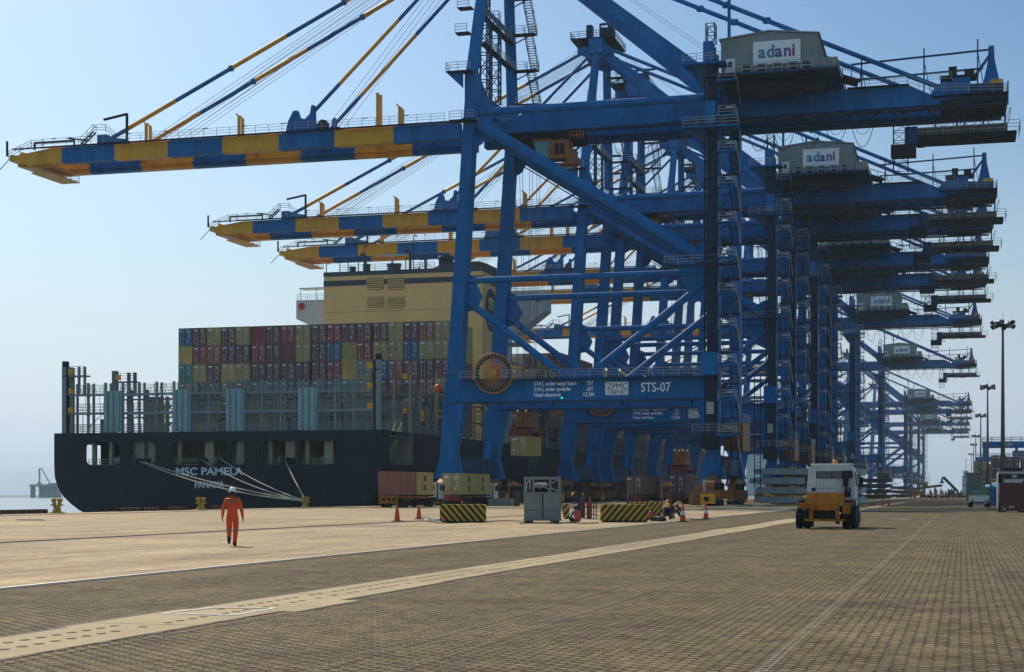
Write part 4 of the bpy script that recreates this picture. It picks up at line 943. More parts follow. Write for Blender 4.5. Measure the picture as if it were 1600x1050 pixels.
    h.box(-22.9+4.2, -22.9+5.0, hy0-.10, hy0-.055, 54.0, 56.9, HOUSE); h.box(-26.6, -25.8, hy0-.10, hy0-.055, 54.0, 56.6, HOUSE)
    house = h.build('machinery_house', r)
    s = nb(); s.prism([(hx0-.25, 58.5), (hm, 59.18), (hx1+.25, 58.5), (hx1+.25, 58.66), (hm, 59.36), (hx0-.25, 58.66)], 'y', hy0-.2, hy1+.2, HOUSE); s.build('roof', house)
    s = nb(); s.box(-28.6, -27.4, hy0-.13, hy0-.06, 54.0, 56.1, WHITE); s.box(-28.25, -27.75, hy0-.15, hy0-.135, 55.0, 55.7, DARK); s.build('door', house)
    for x in (-25.9, -24.0, -22.1, -20.2, -18.5):
        s = nb(); s.box(x-.6, x+.6, hy0-.75, hy0-.2, 54.0, 55.05, DARK)
        for a in (-.62, .5): s.box(x+a, x+a+.12, hy0-.8, hy0-.74, 53.95, 55.1, GALV)
        s.box(x-.5, x+.5, hy0-.8, hy0-.75, 54.4, 54.6, BUFF); s.build('air_vent', house)
    s = nb(); s.box(-25.15, -19.3, hy0-.22, hy0-.10, 55.05, 57.95, WHITE)
    for i in range(26): x = -25.1+i*.23; s.box(x, x+.07, hy0-.235, hy0-.22, 55.08, 57.92, WHITE)
    sg = s.build('sign', house)
    LT = -24.5; sz = 2.15
    for ch, dx, m_, wd in (('a', 0, LOGB, .92), ('d', 1.02, LOGB, .94), ('a', 2.06, LOGP, .92), ('n', 3.12, LOGP, .86), ('i', 4.12, LOGM, None)):
        put_text(ch, LT+dx, 55.92, hy0-.26, sz, m_, house, 'lettering', off=CO, width=wd, bold=.055)
    s = nb(); s.box(LX-1.5, -14.6, hy0-2.0, hy0-1.0, 53.6, 53.85, BLUED); s.box(hx1, -14.6, hy0-1, hy1+1, 53.6, 53.85, BLUED); s.box(hx0, hx1, hy0-1, hy1, 53.5, 53.85, DARK)
    s.rail([(LX+2.5, hy0-1.95, 53.85), (-14.7, hy0-1.95, 53.85), (-14.7, hy1+1, 53.85)], GALV, t=.06, step=1.5)
    s.box(-16.6, -15.0, 2, 8, 53.9, 56.2, BUFF); s.box(-16.9, -15.2, 9, 13, 53.9, 55.4, DARK); s.build('house_platform', r)
    s = nb(); s.tube((-28.5, .6, 52.6), (-16.5, .6, 52.6), 1.15, DARK, 20); s.tube((-28.5, 2.4, 52.9), (-16.5, 2.4, 52.9), .9, DARK, 16)
    for x in (-27.5, -23.5, -19.5): s.box(x-.25, x+.25, .2, 16, 51.2 if x > 99 else 52.9, 53.6, DARK)
    s.box(-20.2, -19.2, -.4, 1.2, 51.0, 53.4, DARK); s.box(-24.5, -22.5, -.7, 1.6, 51.2, 52.2, DARK); s.build('underfloor_plant', r)
    s = nb(); s.stair((-14.4, 2, 53.8), (-12.2, 2, 53.0), (0, 1, 0), .9, DARK); s.beam((-15, 3, 53.6), (-12.6, 3, 52.9), .8, .6, DARK); s.rail([(-12.8, GN-1.2, 52.95), (-6.6, GN-1.2, 52.95), (-3.6, GN-1.2, 51.6), (5.2, GN-1.2, 51.2)], GALV, t=.055, step=1.6)
    s.box(-14, -6.4, GN-1.4, GN-.62, 52.85, 52.94, DARK); s.box(-3.6, 5.4, GN-1.4, GN-.62, 51.1, 51.2, DARK); s.rail([(5.4, GN-1.4, 51.2), (5.4, GF+1.4, 51.2)], GALV, t=.07); s.build('tail_walkway', r)
    # ---- tail of the girder
    s = nb(); s.prism([(-2.6, 49.9), (5.4, 50.4), (5.6, 51.3), (3.4, 51.3), (-2.6, 50.6)], 'y', GN-1.0, GF+1.0, DARK); s.beam((5.5, GN-1, 49.6), (5.5, GN-1, 52.6), .12, .12, DARK); s.build('girder_tail', r)
    s = nb(); s.box(-1.2, 1.0, GN-.8, GN+1.2, 51.4, 53.4, BLUE); s.box(-2.6, 1.8, GN-.6, GN+1.4, 53.4, 53.8, DARK); s.box(-1.6, -.6, GN-.6, GN+.8, 53.8, 54.9, DARK); s.box(.3, 1.5, GN-.6, GN+.8, 53.8, 54.5, DARK)
    s.prism([(2.5, 52.6), (3.15, 55.6), (3.2, 57.4), (3.85, 57.4), (3.95, 55.6), (4.6, 52.6)], 'y', GN+.3, GN+1.0, BLUE); s.beam((1.4, GN+.6, 53.6), (3.3, GN+.6, 56.2), .3, .35, BLUE)
    s.box(.9, 5.0, GN-.4, GN+1.4, 51.4, 52.6, BLUED); s.box(3.4, 4.9, GN-.5, GN-.3, 52.5, 53.0, YEL); s.rail([(-4.2, GN-1.1, 53.0), (-1.2, GN-1.1, 53.0)], GALV, t=.05); s.build('boom_hoist', r)
    s = nb()
    for x, z in ((-12.3, 57.0), (-4.6, 57.6), (1.9, 58.3)): s.beam((x, GN+.2, 51.6), (x, GN+.2, z), .18, .18, BLUED); s.beam((x+.8, GN+.2, 52), (x, GN+.2, z-1.6), .1, .1, BLUED)
    s.beam((-13.6, GN+.2, 56.2), (3.4, GN+.2, 56.9), .2, .22, BLUED); s.beam((-13.4, GN+3, 54.9), (2.6, GN+3, 55.3), .2, .22, BLUED); s.beam((3.3, GN+.2, 56.9), (3.3, GN+.2, 55), .12, .12, BLUED); s.build('rope_guide_frame', r)
    # hanging platform and ladder cage under the tail
    s = nb(); s.box(-5.8, 6.6, GN+1.2, GF-1.4, 46.5, 46.9, DARK); s.box(-6, 5.5, GN+1.25, GN+1.35, 46.9, 47.9, mat('platform_rust', (.10, .085, .07), .8, var=.5, scale=.8)); s.rail([(-6, GN+1.1, 46.9), (7.0, GN+1.1, 46.9), (7.0, GF-1.4, 46.9)], GALV, h=1.3, t=.06)
    for x in (-3.2, -.6, .3, 2.6, 5.2): s.beam((x, GN+1.4, 47.8), (x, GN+1.4, 50), .22, .22, DARK)
    s.box(-.5, .9, GN+1.8, GN+3, 46.1, 46.5, DARK); s.build('trolley_service_platform', r)
    s = nb(); s.lattice(-8.4, -6.6, GN+.8, GN+2.2, 42.4, 50.2, DARK, t=.11, step=1.3, tb=.07); s.box(-8.7, -5.6, GN+.6, GN+2.6, 44.3, 45.8, DARK); s.box(-7.0, -5.4, GN+.8, GN+2.4, 45.8, 48, BLUED); s.box(-5.4, -4.6, GN+1, GN+1.2, 45.3, 45.5, DARK); s.build('ladder_cage', r)
    # ---- festoon loops
    s = None
    def loop(xa, xb, z, dep, y, rad=.045):
        pts = [(xa+(xb-xa)*j/10, y, z-dep*(1-(2*j/10-1)**2)**.8) for j in range(11)]; s = nb(); s.path(pts, rad, CABLE, 4); s.build('festoon_cable', r)
    rr = random.Random(5); x = -27.0
    while x < 4:
        wd = 3.3
        if not -9 < x+wd/2 < -4.5:
            loop(x+.1, x+wd-.1, 49.5, 3.6+rr.uniform(-.3, .4), GN-.2); loop(x+.25, x+wd-.25, 49.5, 2.2+rr.uniform(-.4, .4), GN-.1, .03) if True else None
        s = nb(); s.box(x-.22, x+.22, GN-.5, GN+.1, 49.45, 49.85, DARK); s.build('festoon_trolley', r); x += wd
    for x in (-50, -47, -44.5, -41, -38.5, -36, -33): loop(x, x+1.6, 49.4, 2.6+rr.random()*1.4, GN-.2, .04)
    # ---- trolley with operator cab
    s = nb(); s.box(-60.5, -49.5, GN+1.1, GF-1.1, 49.2, 50.6, DARK); s.box(-58, -52, GN+1.5, GF-1.5, 48.3, 49.2, DARK); s.rail([(-60, GN+1.2, 50.6), (-49.8, GN+1.2, 50.6)], DARK, t=.06); s.build('trolley', r)
    s = nb(); cy = GN+.2; s.box(-53.4, -50.6, cy, cy+2.6, 46.4, 48.9, ORA); s.box(-51, -49.4, cy+.1, cy+2.4, 45.7, 46.5, ORA); s.box(-54.9, -49.9, cy-.2, cy+2.8, 45.6, 45.75, ORA); s.box(-50.6, -49.9, cy+.2, cy+2.4, 46.5, 47.6, ORA)
    s.hexa([(-55.0, cy+.1, 46.6), (-53.4, cy+.1, 45.75), (-53.4, cy+2.5, 45.75), (-55.0, cy+2.5, 46.6)], [(-55.4, cy+.1, 48.8), (-53.4, cy+.1, 48.9), (-53.4, cy+2.5, 48.9), (-55.4, cy+2.5, 48.8)], GLASS)
    s.box(-55.6, -53.2, cy, cy+2.6, 48.8, 49.1, ORA); s.box(-52.6, -51.2, cy-.04, cy-.01, 46.9, 48.4, DARK); s.rail([(-50.4, cy-.1, 48.9), (-48.6, cy-.1, 48.9)], YEL, h=1.4, step=.5, t=.07)
    for x in (-52.6, -51.9, -51.2): s.box(x, x+.1, cy-.07, cy-.03, 46.5, 48.8, ORA)
    s.build('operator_cab', r)
    # ---- elevator shaft and stair tower on the landside leg
    s = nb(); ex0, ex1, ey0, ey1 = LX-.85, LX+.65, -2.75, -1.2
    s.box(ex0+.12, ex1-.12, ey1-.12, ey1-.02, 8.5, 55, BLUED)
    for x in (ex0+.1, ex1-.1): s.beam((x, ey0, 8.5), (x, ey0, 57.2), .2, .2, DARK)
    for x in (LX-.3, LX+.15): s.beam((x, ey0+.1, 9), (x, ey0+.1, 55), .07, .1, DARK)
    z = 9
    while z < 55: s.beam((ex0, ey0, z), (ex1, ey0, z), .09, .1, DARK); s.beam((ex0, ey0, z), (ex0, ey1, z), .08, .08, DARK); s.beam((ex1, ey0, z), (ex1, ey1, z), .08, .08, DARK); z += 1.1
    s.build('elevator_shaft', r)
    s = nb(); s.box(ex0-.1, ex1-.4, ey0-.3, ey1, 55.4, 58.0, BLUE); s.lattice(ex0+.2, ex1-.2, ey0, ey1, 58, 60.3, DARK, t=.12, step=1.1); s.build('elevator_machine_box', r)
    s = nb(); s.box(ex0-2.6, ex1+1.2, ey0-.8, ey1+.4, 55.1, 55.35, BLUE); s.rail([(ex0-2.6, ey0-.8, 55.35), (ex1+1.2, ey0-.8, 55.35)], GALV, t=.06); s.prism([(ex0-2.2, 55.1), (ex0, 55.1), (ex0, 51.8)], 'y', ey0-.2, ey0+.2, BLUED)
    s.build('elevator_landing', r); s = nb()
    s.box(ex0-2.6, ex1+2.8, ey0-.8, ey1+.4, 47.2, 47.4, BLUE); s.rail([(ex0-2.6, ey0-.8, 47.4), (ex1+2.8, ey0-.8, 47.4)], GALV, t=.06); s.prism([(ex0-2.2, 47.2), (ex0, 47.2), (ex0, 44.4)], 'y', ey0-.2, ey0+.2, BLUED); s.box(ex0, ex1, ey0-.1, ey0, 47.8, 50.6, BLUE)
    s.build('elevator_landing', r); s = nb(); s.box(ex0-.3, ex1+.3, ey0-.3, ey1, 16.4, 19.2, BLUE); s.build('elevator_cabin', r); s = nb(); s.box(ex0-.4, ex1+.2, ey0-.4, ey1, 7.2, 9.2, DARK); s.box(ex0-1.4, ex1+3, ey0-.5, ey1, 8.9, 9.1, BLUED); s.rail([(ex0-1.4, ey0-.5, 9.1), (ex1+3, ey0-.5, 9.1)], GALV, t=.06); s.box(ex0+.3, ex1-.3, ey0-.1, ey0+.05, 11.5, 13, GALV); s.build('elevator_landing', r)
    sx0, sx1 = LX+1.0, LX+3.0
    zz_ = [3.2, 8.9]+[8.9+4.42*q for q in range(1, 11)]
    for za, zb in zip(zz_, zz_[1:]):
        zm = (za+zb)/2
        s = nb(); s.stair((sx0+.2, -2.3, za), (sx0+.9, -2.3+.0, zm), (0, 1, 0), .01, DARK) if False else None
        s = nb(); s.stair((sx0+.6, -2.6, za), (sx0+.6, .6, zm), (1, 0, 0), .95, DARK, step=.26); s.build('stair_flight', r)
        s = nb(); s.stair((sx1-.4, .6, zm), (sx1-.4, -2.6, zb), (1, 0, 0), .8, DARK, step=.26); s.build('stair_flight', r)
        s = nb(); s.box(sx0-.3, sx1+.1, -3.3, -2.4, zb-.18, zb, BLUE); s.rail([(sx0, -3.3, zb), (sx1+.1, -3.3, zb), (sx1+.1, -2.4, zb)], GALV, t=.06); s.box(sx0+1.0, sx0+1.9, -3.36, -3.32, zb+.7, zb+.95, GALV)
        s.box(sx0, sx1+.1, .6, 1.5, zm-.15, zm, DARK); s.rail([(sx1+.1, .6, zm), (sx1+.1, 1.5, zm)], GALV, t=.06); s.rail([(sx1+.15, .6, zm), (sx1+.15, -2.6, zb)], GALV, t=.055); s.build('stair_landing', r)
    # electrical room under the landside cross walk
    s = nb(); s.box(LX+.9, LX+3.4, 2, 9, 7.0, 10.6, ORA)
    for i in range(7): s.box(LX+.95+i*.36, LX+1.05+i*.36, 1.94, 2, 7.1, 10.5, DARK)
    s.rail([(LX+3.4, 2, 10.6), (LX+3.4, 9, 10.6)], GALV); s.build('electrical_room', r)
    s = nb(); s.beam((LX+3.9, 9.5, 2.2), (LX+3.9, 9.5, 17), .12, .12, DARK); s.beam((LX+4.7, 9.5, 2.2), (LX+4.7, 9.5, 17), .12, .12, DARK)
    for i in range(28): s.beam((LX+3.9, 9.5, 2.6+i*.5), (LX+4.7, 9.5, 2.6+i*.5), .05, .05, DARK)
    s.build('leg_ladder', r)
    # ---- cable reel and beacon
    rx, ry, rz_ = -58.8, -1.75, 17.2
    s = nb(); RR = 2.6
    for k in range(32):
        a = k*2*math.pi/32; s.beam((rx+.3*math.cos(a), ry-.22, rz_+.3*math.sin(a)), (rx+RR*math.cos(a), ry, rz_+RR*math.sin(a)), .07, .07, ORG, up=(0, 1, 0))
        s.beam((rx+.3*math.cos(a), ry+.3, rz_+.3*math.sin(a)), (rx+RR*math.cos(a), ry+.24, rz_+RR*math.sin(a)), .05, .05, ORG, up=(0, 1, 0))
    for q0 in range(48): a0, a1 = q0*math.pi/24, (q0+1)*math.pi/24; s.add([(rx+R_*math.cos(a), ry+.12, rz_+R_*math.sin(a)) for R_, a in ((1.95, a0), (2.45, a0), (2.45, a1), (1.95, a1))], [(0, 1, 2, 3)], CABLE)
    for yy in (0, .24):
        pts = [(rx+RR*math.cos(k*math.pi/24), ry+yy, rz_+RR*math.sin(k*math.pi/24)) for k in range(49)]; s.path(pts, .07, ORG, 6)
    s.build('cable_reel', r)
    s = nb(); s.lathe([(1.05, -.05), (1.0, .35), (.85, .4)], (rx, ry, rz_), ORG, 'y', 24)
    s.lathe([(.62, -.4), (.62, -.15), (.3, -.5)], (rx, ry, rz_), ORG, 'y', 18); s.box(rx-.4, rx+.5, ry+.35, -.9, rz_-.6, rz_+.5, BLUED); s.build('reel_hub', r)
    s = nb(); s.lathe([(.62, 0), (.6, .5), (.35, .95), (0, 1.1)], (-66.5, -1.2, 14.9), RED, 'z', 14); s.box(-66.3, -65.7, -1.3, -1, 14.8, 15, DARK); s.build('siren_hood', r)
    s = nb(); s.lathe([(.12, 0), (.12, -.08), (0, -.1)], (XP(878, 204), -1.0, 13.9), GREENL, 'y', 10); s.build('green_lamp', r)
    # ---- lettering
    yf = -.97; Y0_ = 205+yf
    def T(t_, pa, pb, yt, yb_, nm, m_=TXT, par=r, dy=0, bold=.018):
        xa, xb = XP(pa, Y0_), XP(pb, Y0_); zt, zb = ZP(yt, xa, Y0_), ZP(yb_, xa, Y0_)
        return put_text(t_, xa, zb, yf-.02-dy, (zt-zb)/.70, m_, par, nm, off=CO, width=xb-xa, bold=bold)
    T('S.W.L under cargo beam', 834.5, 901, 596.7, 602.5, 'capacity_text'); T('S.W.L under spreader', 834.5, 893, 605.3, 611.2, 'capacity_text'); T('Head clearance', 834.5, 876, 614, 619.8, 'capacity_text')
    T('75T', 917, 927, 596, 602, 'capacity_text'); T('65T', 917, 927, 604.8, 610.7, 'capacity_text'); T('13.5M', 910.5, 927, 613.4, 619.3, 'capacity_text')
    xa, xb = XP(945.8, Y0_), XP(981.8, Y0_); za, zb = ZP(617.5, xa, Y0_), ZP(597, xa, Y0_)
    s = nb(); s.box(xa, xb, yf-.05, yf-.005, za, zb, TXT); plate = s.build('maker_plate', r)
    T('ZPMC', 948, 980, 599, 608.6, 'plate_lettering', NAVY, plate, .04, .0); T('上海振华重工', 948, 980, 610.6, 615.8, 'plate_lettering', NAVY, plate, .04, 0)
    T('STS-07', 1001, 1047.5, 597.8, 612.2, 'crane_number', bold=.02)
    return r
crane = make_crane()
CY = [205, 271, 303, 351, 387, 478, 643, 930, 1020, 1205, 1365]
CL = ['nearest quay crane with yellow and blue striped boom and STS-07 on its portal beam',
      'second quay crane from the camera, white sign on its grey house',
      'third quay crane from the camera, its striped boom tip just above the funnel casing',
      'fourth quay crane from the camera, only the foot of its house sign showing',
      'fifth quay crane from the camera, its girder lowest of the close cluster of five tails',
      'sixth quay crane from the camera, standing clear of the cluster with its sign in view',
      'seventh quay crane from the camera, clear of all its neighbours',
      'eighth quay crane, first of the hazy far group, its house topmost in that group',
      'ninth quay crane, hazy, tucked just behind and below the topmost far house',
      'tenth quay crane, hazy, the lower of the two signed houses in the far group',
      'farthest quay crane, palest in the haze, its girder lowest of the row']
STS = crane
for i, Y in enumerate(CY):
    c = crane if i == 0 else copy_tree(crane, None, skip=('crane_number', 'green_lamp') if i else ())
    c.location = (CO[0], Y, 0); c['label'] = CL[i]; c['group'] = 'ship-to-shore cranes in a row along the quay'
# ================================================================ lifted container and spreader
lx, ly = -57.7, 212.2
container('olive', lx, ly, 6.7, 'olive container hanging in the air from the orange spreader of the nearest crane', L=6.06, H=2.6, rz=R(-3))
sp_ = thing('container_spreader', 'orange spreader and headblock on ropes holding the hanging olive container', 'spreader', (lx, ly, 9.35), R(-3))
SPO = mat('spreader_orange', (.30, .105, .012), .55, var=.25, scale=2); SPR = mat('spreader_red', (.20, .024, .016), .6, var=.2)
s = MB(); s.box(-1.2, 1.2, .1, 6.0, .55, 1.0, SPR); s.box(-1.15, 1.15, .05, .45, .1, .7, SPR); s.box(-1.15, 1.15, 5.6, 6.0, .1, .7, SPR); s.box(-1.5, -1.2, .3, .7, .0, 1.1, SPR); s.box(1.2, 1.5, .3, .7, 0, 1.1, SPR); s.box(-1.4, -1.15, 2, 4, .5, 1.3, RED); s.build('spreader_frame', sp_)
s = MB(); s.box(-.9, .9, 1.2, 4.8, 1.25, 1.8, SPO); s.box(-.95, -.2, 1.6, 2.6, 1.8, 2.9, SPO); s.box(.2, .95, 1.6, 2.6, 1.8, 2.9, SPO); s.box(-.95, .95, 3.4, 4.4, 1.8, 3.0, SPO); s.box(-1.1, 1.1, 2.2, 3.8, 1.0, 1.3, DARK)
for x in (-.6, .6):
    for y in (1.5, 4.5): s.lathe([(.1, -.15), (.45, -.15), (.45, .15), (.1, .15)], (x, y, 3.1), SPO, 'x', 14)
s.build('headblock', sp_)
s = MB()
for x in (-.7, -.5, .5, .7):
    for y in (1.5, 4.5): s.beam((x, y, 3.2), (x*2.2, y*1.1-.3, 39), .05, .05, WIRE)
s.build('hoist_ropes', sp_)

# ================================================================ terminal tractor (the yellow one on the road)
TYEL = mat('truck_yellow', (.50, .15, .008), .55, spec=.2, var=.28, scale=4, streak=.6); CABW = mat('cab_white', (.60, .59, .55), .45, var=.12, scale=3, streak=.35); TGL = mat('dark_glass', (.03, .035, .035), .08, var=0, spec=.8)
def wheel(root, x, y, r=.52, w_=.28, dual=False, side=1):
    s = MB((x, y, r)); ws = [0] if not dual else [-.17, .17]
    for dx in ws:
        hw = w_/2
        s.lathe([(r*.55, -hw), (r*.9, -hw), (r, -hw*.7), (r, hw*.7), (r*.9, hw), (r*.55, hw)], (x+dx, y, r), BLACK, 'x', 26)
        for k in range(26): a = k*2*math.pi/26; s.beam((x+dx-hw*.75, y+r*math.cos(a), r+r*math.sin(a)), (x+dx+hw*.75, y+r*math.cos(a+.06), r+r*math.sin(a+.06)), .03, .03, BLACK, up=(0, math.cos(a), math.sin(a)))
    t = s.build('wheel', root, (x, y, r))
    s = MB((x, y, r)); s.lathe([(0, -.06), (r*.56, -.12), (r*.56, .12), (0, .06)], (x+side*.1, y, r), mat('rim_grey', (.18, .17, .15), .5, .4, var=.3), 'x', 18); ri = s.build('rim', t)
def tractor(X, Y, label, yellow=True, rz=0):
    r = thing('yard_tractor', label, 'truck', (X, Y, 0), rz)
    c = TYEL if yellow else SPR
    # origin: rear end, centre; x right, y forward
    s = MB()
    for x in (-.42, .42): s.box(x-.06, x+.06, .05, 5.6, .72, 1.02, DARK)
    for y in (.9, 2.2, 3.6, 5): s.box(-.36, .36, y, y+.14, .74, .98, DARK)
    s.tube((-1.1, 1.15, .55), (1.1, 1.15, .55), .12, DARK, 10); s.tube((-1.05, 4.9, .52), (1.05, 4.9, .52), .1, DARK, 10); s.box(-.3, .3, .95, 1.35, .38, .72, DARK); s.build('chassis', r)
    if yellow:
        s = MB(); s.hexa([(-.86, -.30, 1.15), (.86, -.30, 1.15), (.86, -.22, 1.15), (-.86, -.22, 1.15)], [(-.86, .14, 1.66), (.86, .14, 1.66), (.86, .22, 1.66), (-.86, .22, 1.66)], c)
        for i in range(5): x = -.6+i*.3; s.hexa([(x-.03, -.33, 1.16), (x+.03, -.33, 1.16), (x+.03, -.29, 1.16), (x-.03, -.29, 1.16)], [(x-.03, .11, 1.65), (x+.03, .11, 1.65), (x+.03, .15, 1.65), (x-.03, .15, 1.65)], c)
        s.prism([(-.66, .86), (.66, .86), (.68, 1.16), (-.66, 1.16)], 'y', -.28, -.16, c); s.build('ramp_plate', r)
        s = MB(); s.box(-.66, -.50, -.28, -.1, .42, .9, c); s.box(.50, .67, -.28, -.1, .42, .9, c); s.box(-.90, .90, -.30, -.12, .36, .46, c); s.box(-.5, .5, -.2, -.08, .84, .95, c); s.box(-.50, .50, -.06, .0, .47, .84, BLACK); s.box(.5, .68, -.25, -.15, .24, .36, BLACK); s.build('rear_bumper', r)
        s = MB(); s.box(-1.16, -.70, -.05, .5, .94, 1.19, c); s.hexa([(.80, -.06, .70), (1.14, -.06, .70), (1.14, 0, .70), (.80, 0, .70)], [(.76, -.06, 1.18), (1.20, -.06, 1.18), (1.20, 0, 1.18), (.76, 0, 1.18)], c); s.box(.76, 1.2, .0, .5, 1.14, 1.19, c); s.build('mudguard', r)
        s = MB(); s.box(-1.4, -.9, 2.3, 3.0, 1.02, 1.28, DARK); s.tube((-1.55, 2.5, 1.32), (-.8, 2.5, 1.40), .10, BUFF, 10); s.tube((-1.45, 2.8, 1.30), (-.85, 2.9, 1.52), .09, BUFF, 10); s.box(-1.5, -1.2, 2.35, 2.75, 1.1, 1.5, BUFF); s.build('hose_rack', r)
        s = MB(); s.box(.80, 1.25, .4, 3.2, 1.30, 1.42, BUFF); s.box(.82, 1.2, .3, 3.2, 1.0, 1.3, DARK); s.build('side_deck', r)
    else:
        s = MB(); s.box(-.9, .9, -.1, .1, .5, 1.1, c); s.build('rear_bumper', r)
    for sx in (-1, 1):
        wheel(r, sx*1.05, 1.15, .52, .30, True, sx); wheel(r, sx*1.08, 4.9, .52, .32, False, sx)
    for sx in (-1, 1): s = MB(); s.box(sx*.72-.17, sx*.72+.17, 2.2, 3.4, .45, .98, DARK); s.build('fuel_tank', r)
    # cab
    s = MB(); y0, y1 = 3.7, 5.6; zb, zt = 1.0, 2.98; hw, ht = 1.12, 1.02
    prof = [(-hw, zb), (hw, zb), (hw, 2.1), (ht+.02, 2.78), (ht-.16, 2.97), (-ht+.16, 2.97), (-ht-.02, 2.78), (-hw, 2.1)]
    s.prism(prof, 'y', y0, y1, CABW)
    s.box(-.97, .97, y0+.2, y1-.1, 2.96, 3.03, CABW)
    for z in (1.95, 1.68, 1.42): s.box(-.62, .52, y0-.035, y0, z-.09, z+.09, CABW)
    s.box(-.7, -.68, y0-.02, y0, 1.1, 2.85, CABW); s.box(.66, .68, y0-.02, y0, 1.1, 2.85, CABW); cab = s.build('cab', r)
    bv = cab.modifiers.new('bevel', 'BEVEL'); bv.width = .03; bv.segments = 2; bv.limit_method = 'ANGLE'
    s = MB(); s.box(-.68, .62, y0-.03, y0-.005, 2.32, 2.66, BLACK); s.box(-.62, .56, y0-.038, y0-.031, 2.36, 2.62, TGL); s.box(-.02, .02, y0-.045, y0-.03, 2.36, 2.62, BLACK); s.build('rear_window', cab)
    for sx in (-1, 1): s = MB(); s.box(sx*(hw+.004)-.01, sx*(hw+.004)+.01, y0+.5, y1-.25, 2.0, 2.65, TGL); s.build('side_window', cab)
    s = MB(); s.box(-.95, .95, y1, y1+.02, 2.0, 2.75, TGL); s.build('windscreen', cab)
    s = MB(); s.box(-.90, -.73, y0-.03, y0-.002, 1.72, 1.88, BLACK); s.build('vent', cab)
    s = MB(); s.lathe([(.12, 3.02), (.12, 3.1), (.09, 3.2), (0, 3.22)], (.15, 4.3, 0), mat('beacon_orange', (.7, .22, .02), .3), 'z', 12); s.build('beacon', cab)
    for sx in (-1, 1):
        s = MB(); s.box(sx*1.28-.1, sx*1.28+.1, 5.5, 5.6, 1.9, 2.4, BLACK); s.beam((sx*1.1, 5.5, 2.5), (sx*1.3, 5.55, 2.45), .04, .04, BLACK); s.beam((sx*1.1, 5.5, 1.8), (sx*1.3, 5.55, 1.85), .04, .04, BLACK); s.build('mirror', cab)
    s = MB(); s.tube((.72, 3.45, 1.2), (.72, 3.45, 2.2), .07, BLACK, 12); s.tube((.70, 3.42, 1.95), (.70, 3.42, 2.45), .14, BLACK, 14); s.box(.52, 1.02, 3.3, 3.6, 2.33, 2.68, BLACK); s.tube((.72, 3.44, 1.35), (.72, 3.44, 1.7), .12, BLACK, 12); s.tube((.88, 3.5, 1.3), (.88, 3.5, 1.9), .05, BLACK, 8); s.build('air_intake', r)
    s = MB(); s.tube((0, 1.2, 1.05), (0, 1.2, 1.15), .45, DARK, 18); s.build('fifth_wheel', r)
    return r
tX, tY = -5.98, 74.6
tractor(tX, tY, 'white-cabbed yellow yard tractor seen from behind, alone on the road without a trailer')

# ================================================================ container trucks under the crane
def trailer_truck(X, Y, rows, lab, tail=None, H=2.6):
    r = thing('container_truck', lab, 'truck', (X, Y, 0))
    s = MB()
    for x in (-.5, .5): s.box(x-.08, x+.08, .0, 12.4, 1.0, 1.3, SPR if tail != 'y' else TYEL)
    for y in (.1, 6, 12.2): s.box(-1.2, 1.2, y, y+.2, 1.25, 1.42, DARK)
    s.box(-1.1, 1.1, -.06, .02, .62, 1.35, TYEL if tail == 'y' else SPR); s.box(-1.15, 1.15, -.12, -.06, .45, .6, TYEL if tail == 'y' else DARK)
    if tail == 'y':
        for x in (-.7, -.1, .5): s.box(x, x+.35, -.10, -.061, .75, 1.1, DARK)
    s.box(-.35, .35, 9.6, 10, .4, 1, DARK); s.build('trailer_frame', r)
    for y in (1.5, 2.8, 11.5, 15.8):
        for sx in (-1, 1): wheel(r, sx*1.0, y, .5, .28, y < 15, sx)
    s = MB(); s.box(-.45, .45, 10.5, 16.6, .6, .95, DARK); s.box(-1.1, 1.1, 12.8, 14, .5, 1.1, DARK); s.build('tractor_chassis', r)
    s = MB(); s.prism([(-1.1, .9), (1.1, .9), (1.1, 2.2), (1.0, 2.9), (-1.0, 2.9), (-1.1, 2.2)], 'y', 14.2, 16.5, CABW); cab = s.build('cab', r)
    for sx in (-1, 1): s = MB(); s.box(sx*1.105-.01, sx*1.105+.01, 14.9, 16.1, 1.9, 2.55, TGL); s.build('side_window', cab)
    s = MB(); s.box(-.7, .7, 14.16, 14.2, 2.0, 2.6, TGL); s.build('rear_window', cab)
    s = MB(); s.box(1.1, 1.3, 16.2, 16.4, 1.8, 2.6, BLACK); s.beam((1.1, 14.05, .9), (1.1, 14.05, 2.9), .12, .12, BLACK); s.build('mirror', cab)
    for c, dy, dr, cl in rows:
        q = container(c, X, Y+dy, 1.42, cl, L=6.06, H=H, door=dr)
        if c == 'olive' or c == 'yellow':
            for t_, dz in (('M', 1.55), ('SC', .55)):
                me = text_mesh(t_, .95 if t_ == 'M' else .8, 'logo', BAND, align='CENTER', bold=.03); o = bpy.data.objects.new('logo', me); scene.collection.objects.link(o); o.parent = q
                o.rotation_euler = (R(90), 0, R(90)); o.location = (1.235, 3.0, dz)
    return r
X1 = XP(607, 170); trailer_truck(X1, 170, [('brick', .0, False, 'rust-red container at the tail of the left truck under the crane'), ('yellow', 6.13, False, 'yellow container just behind the white cab of the left truck')], 'white-cabbed trailer truck with a yellow tail, leftmost under the nearest crane', 'y')
X2 = XP(714, 190); trailer_truck(X2, 188, [('olive', 0, True, 'olive container with doors at the tail of the second truck under the crane'), ('olive', 6.13, False, 'olive container just behind the cab of the second truck under the crane')], 'white-cabbed trailer truck carrying two olive containers at the foot of the blue leg')
Y3 = 222; trailer_truck(XP(991, Y3), Y3, [('plum', 0, True, 'dark red container on the truck behind the striped block'), ('maroon', 6.13, False, 'dark red container at the front of the truck behind the striped block')], 'trailer truck with dark red containers behind the standing navy worker')
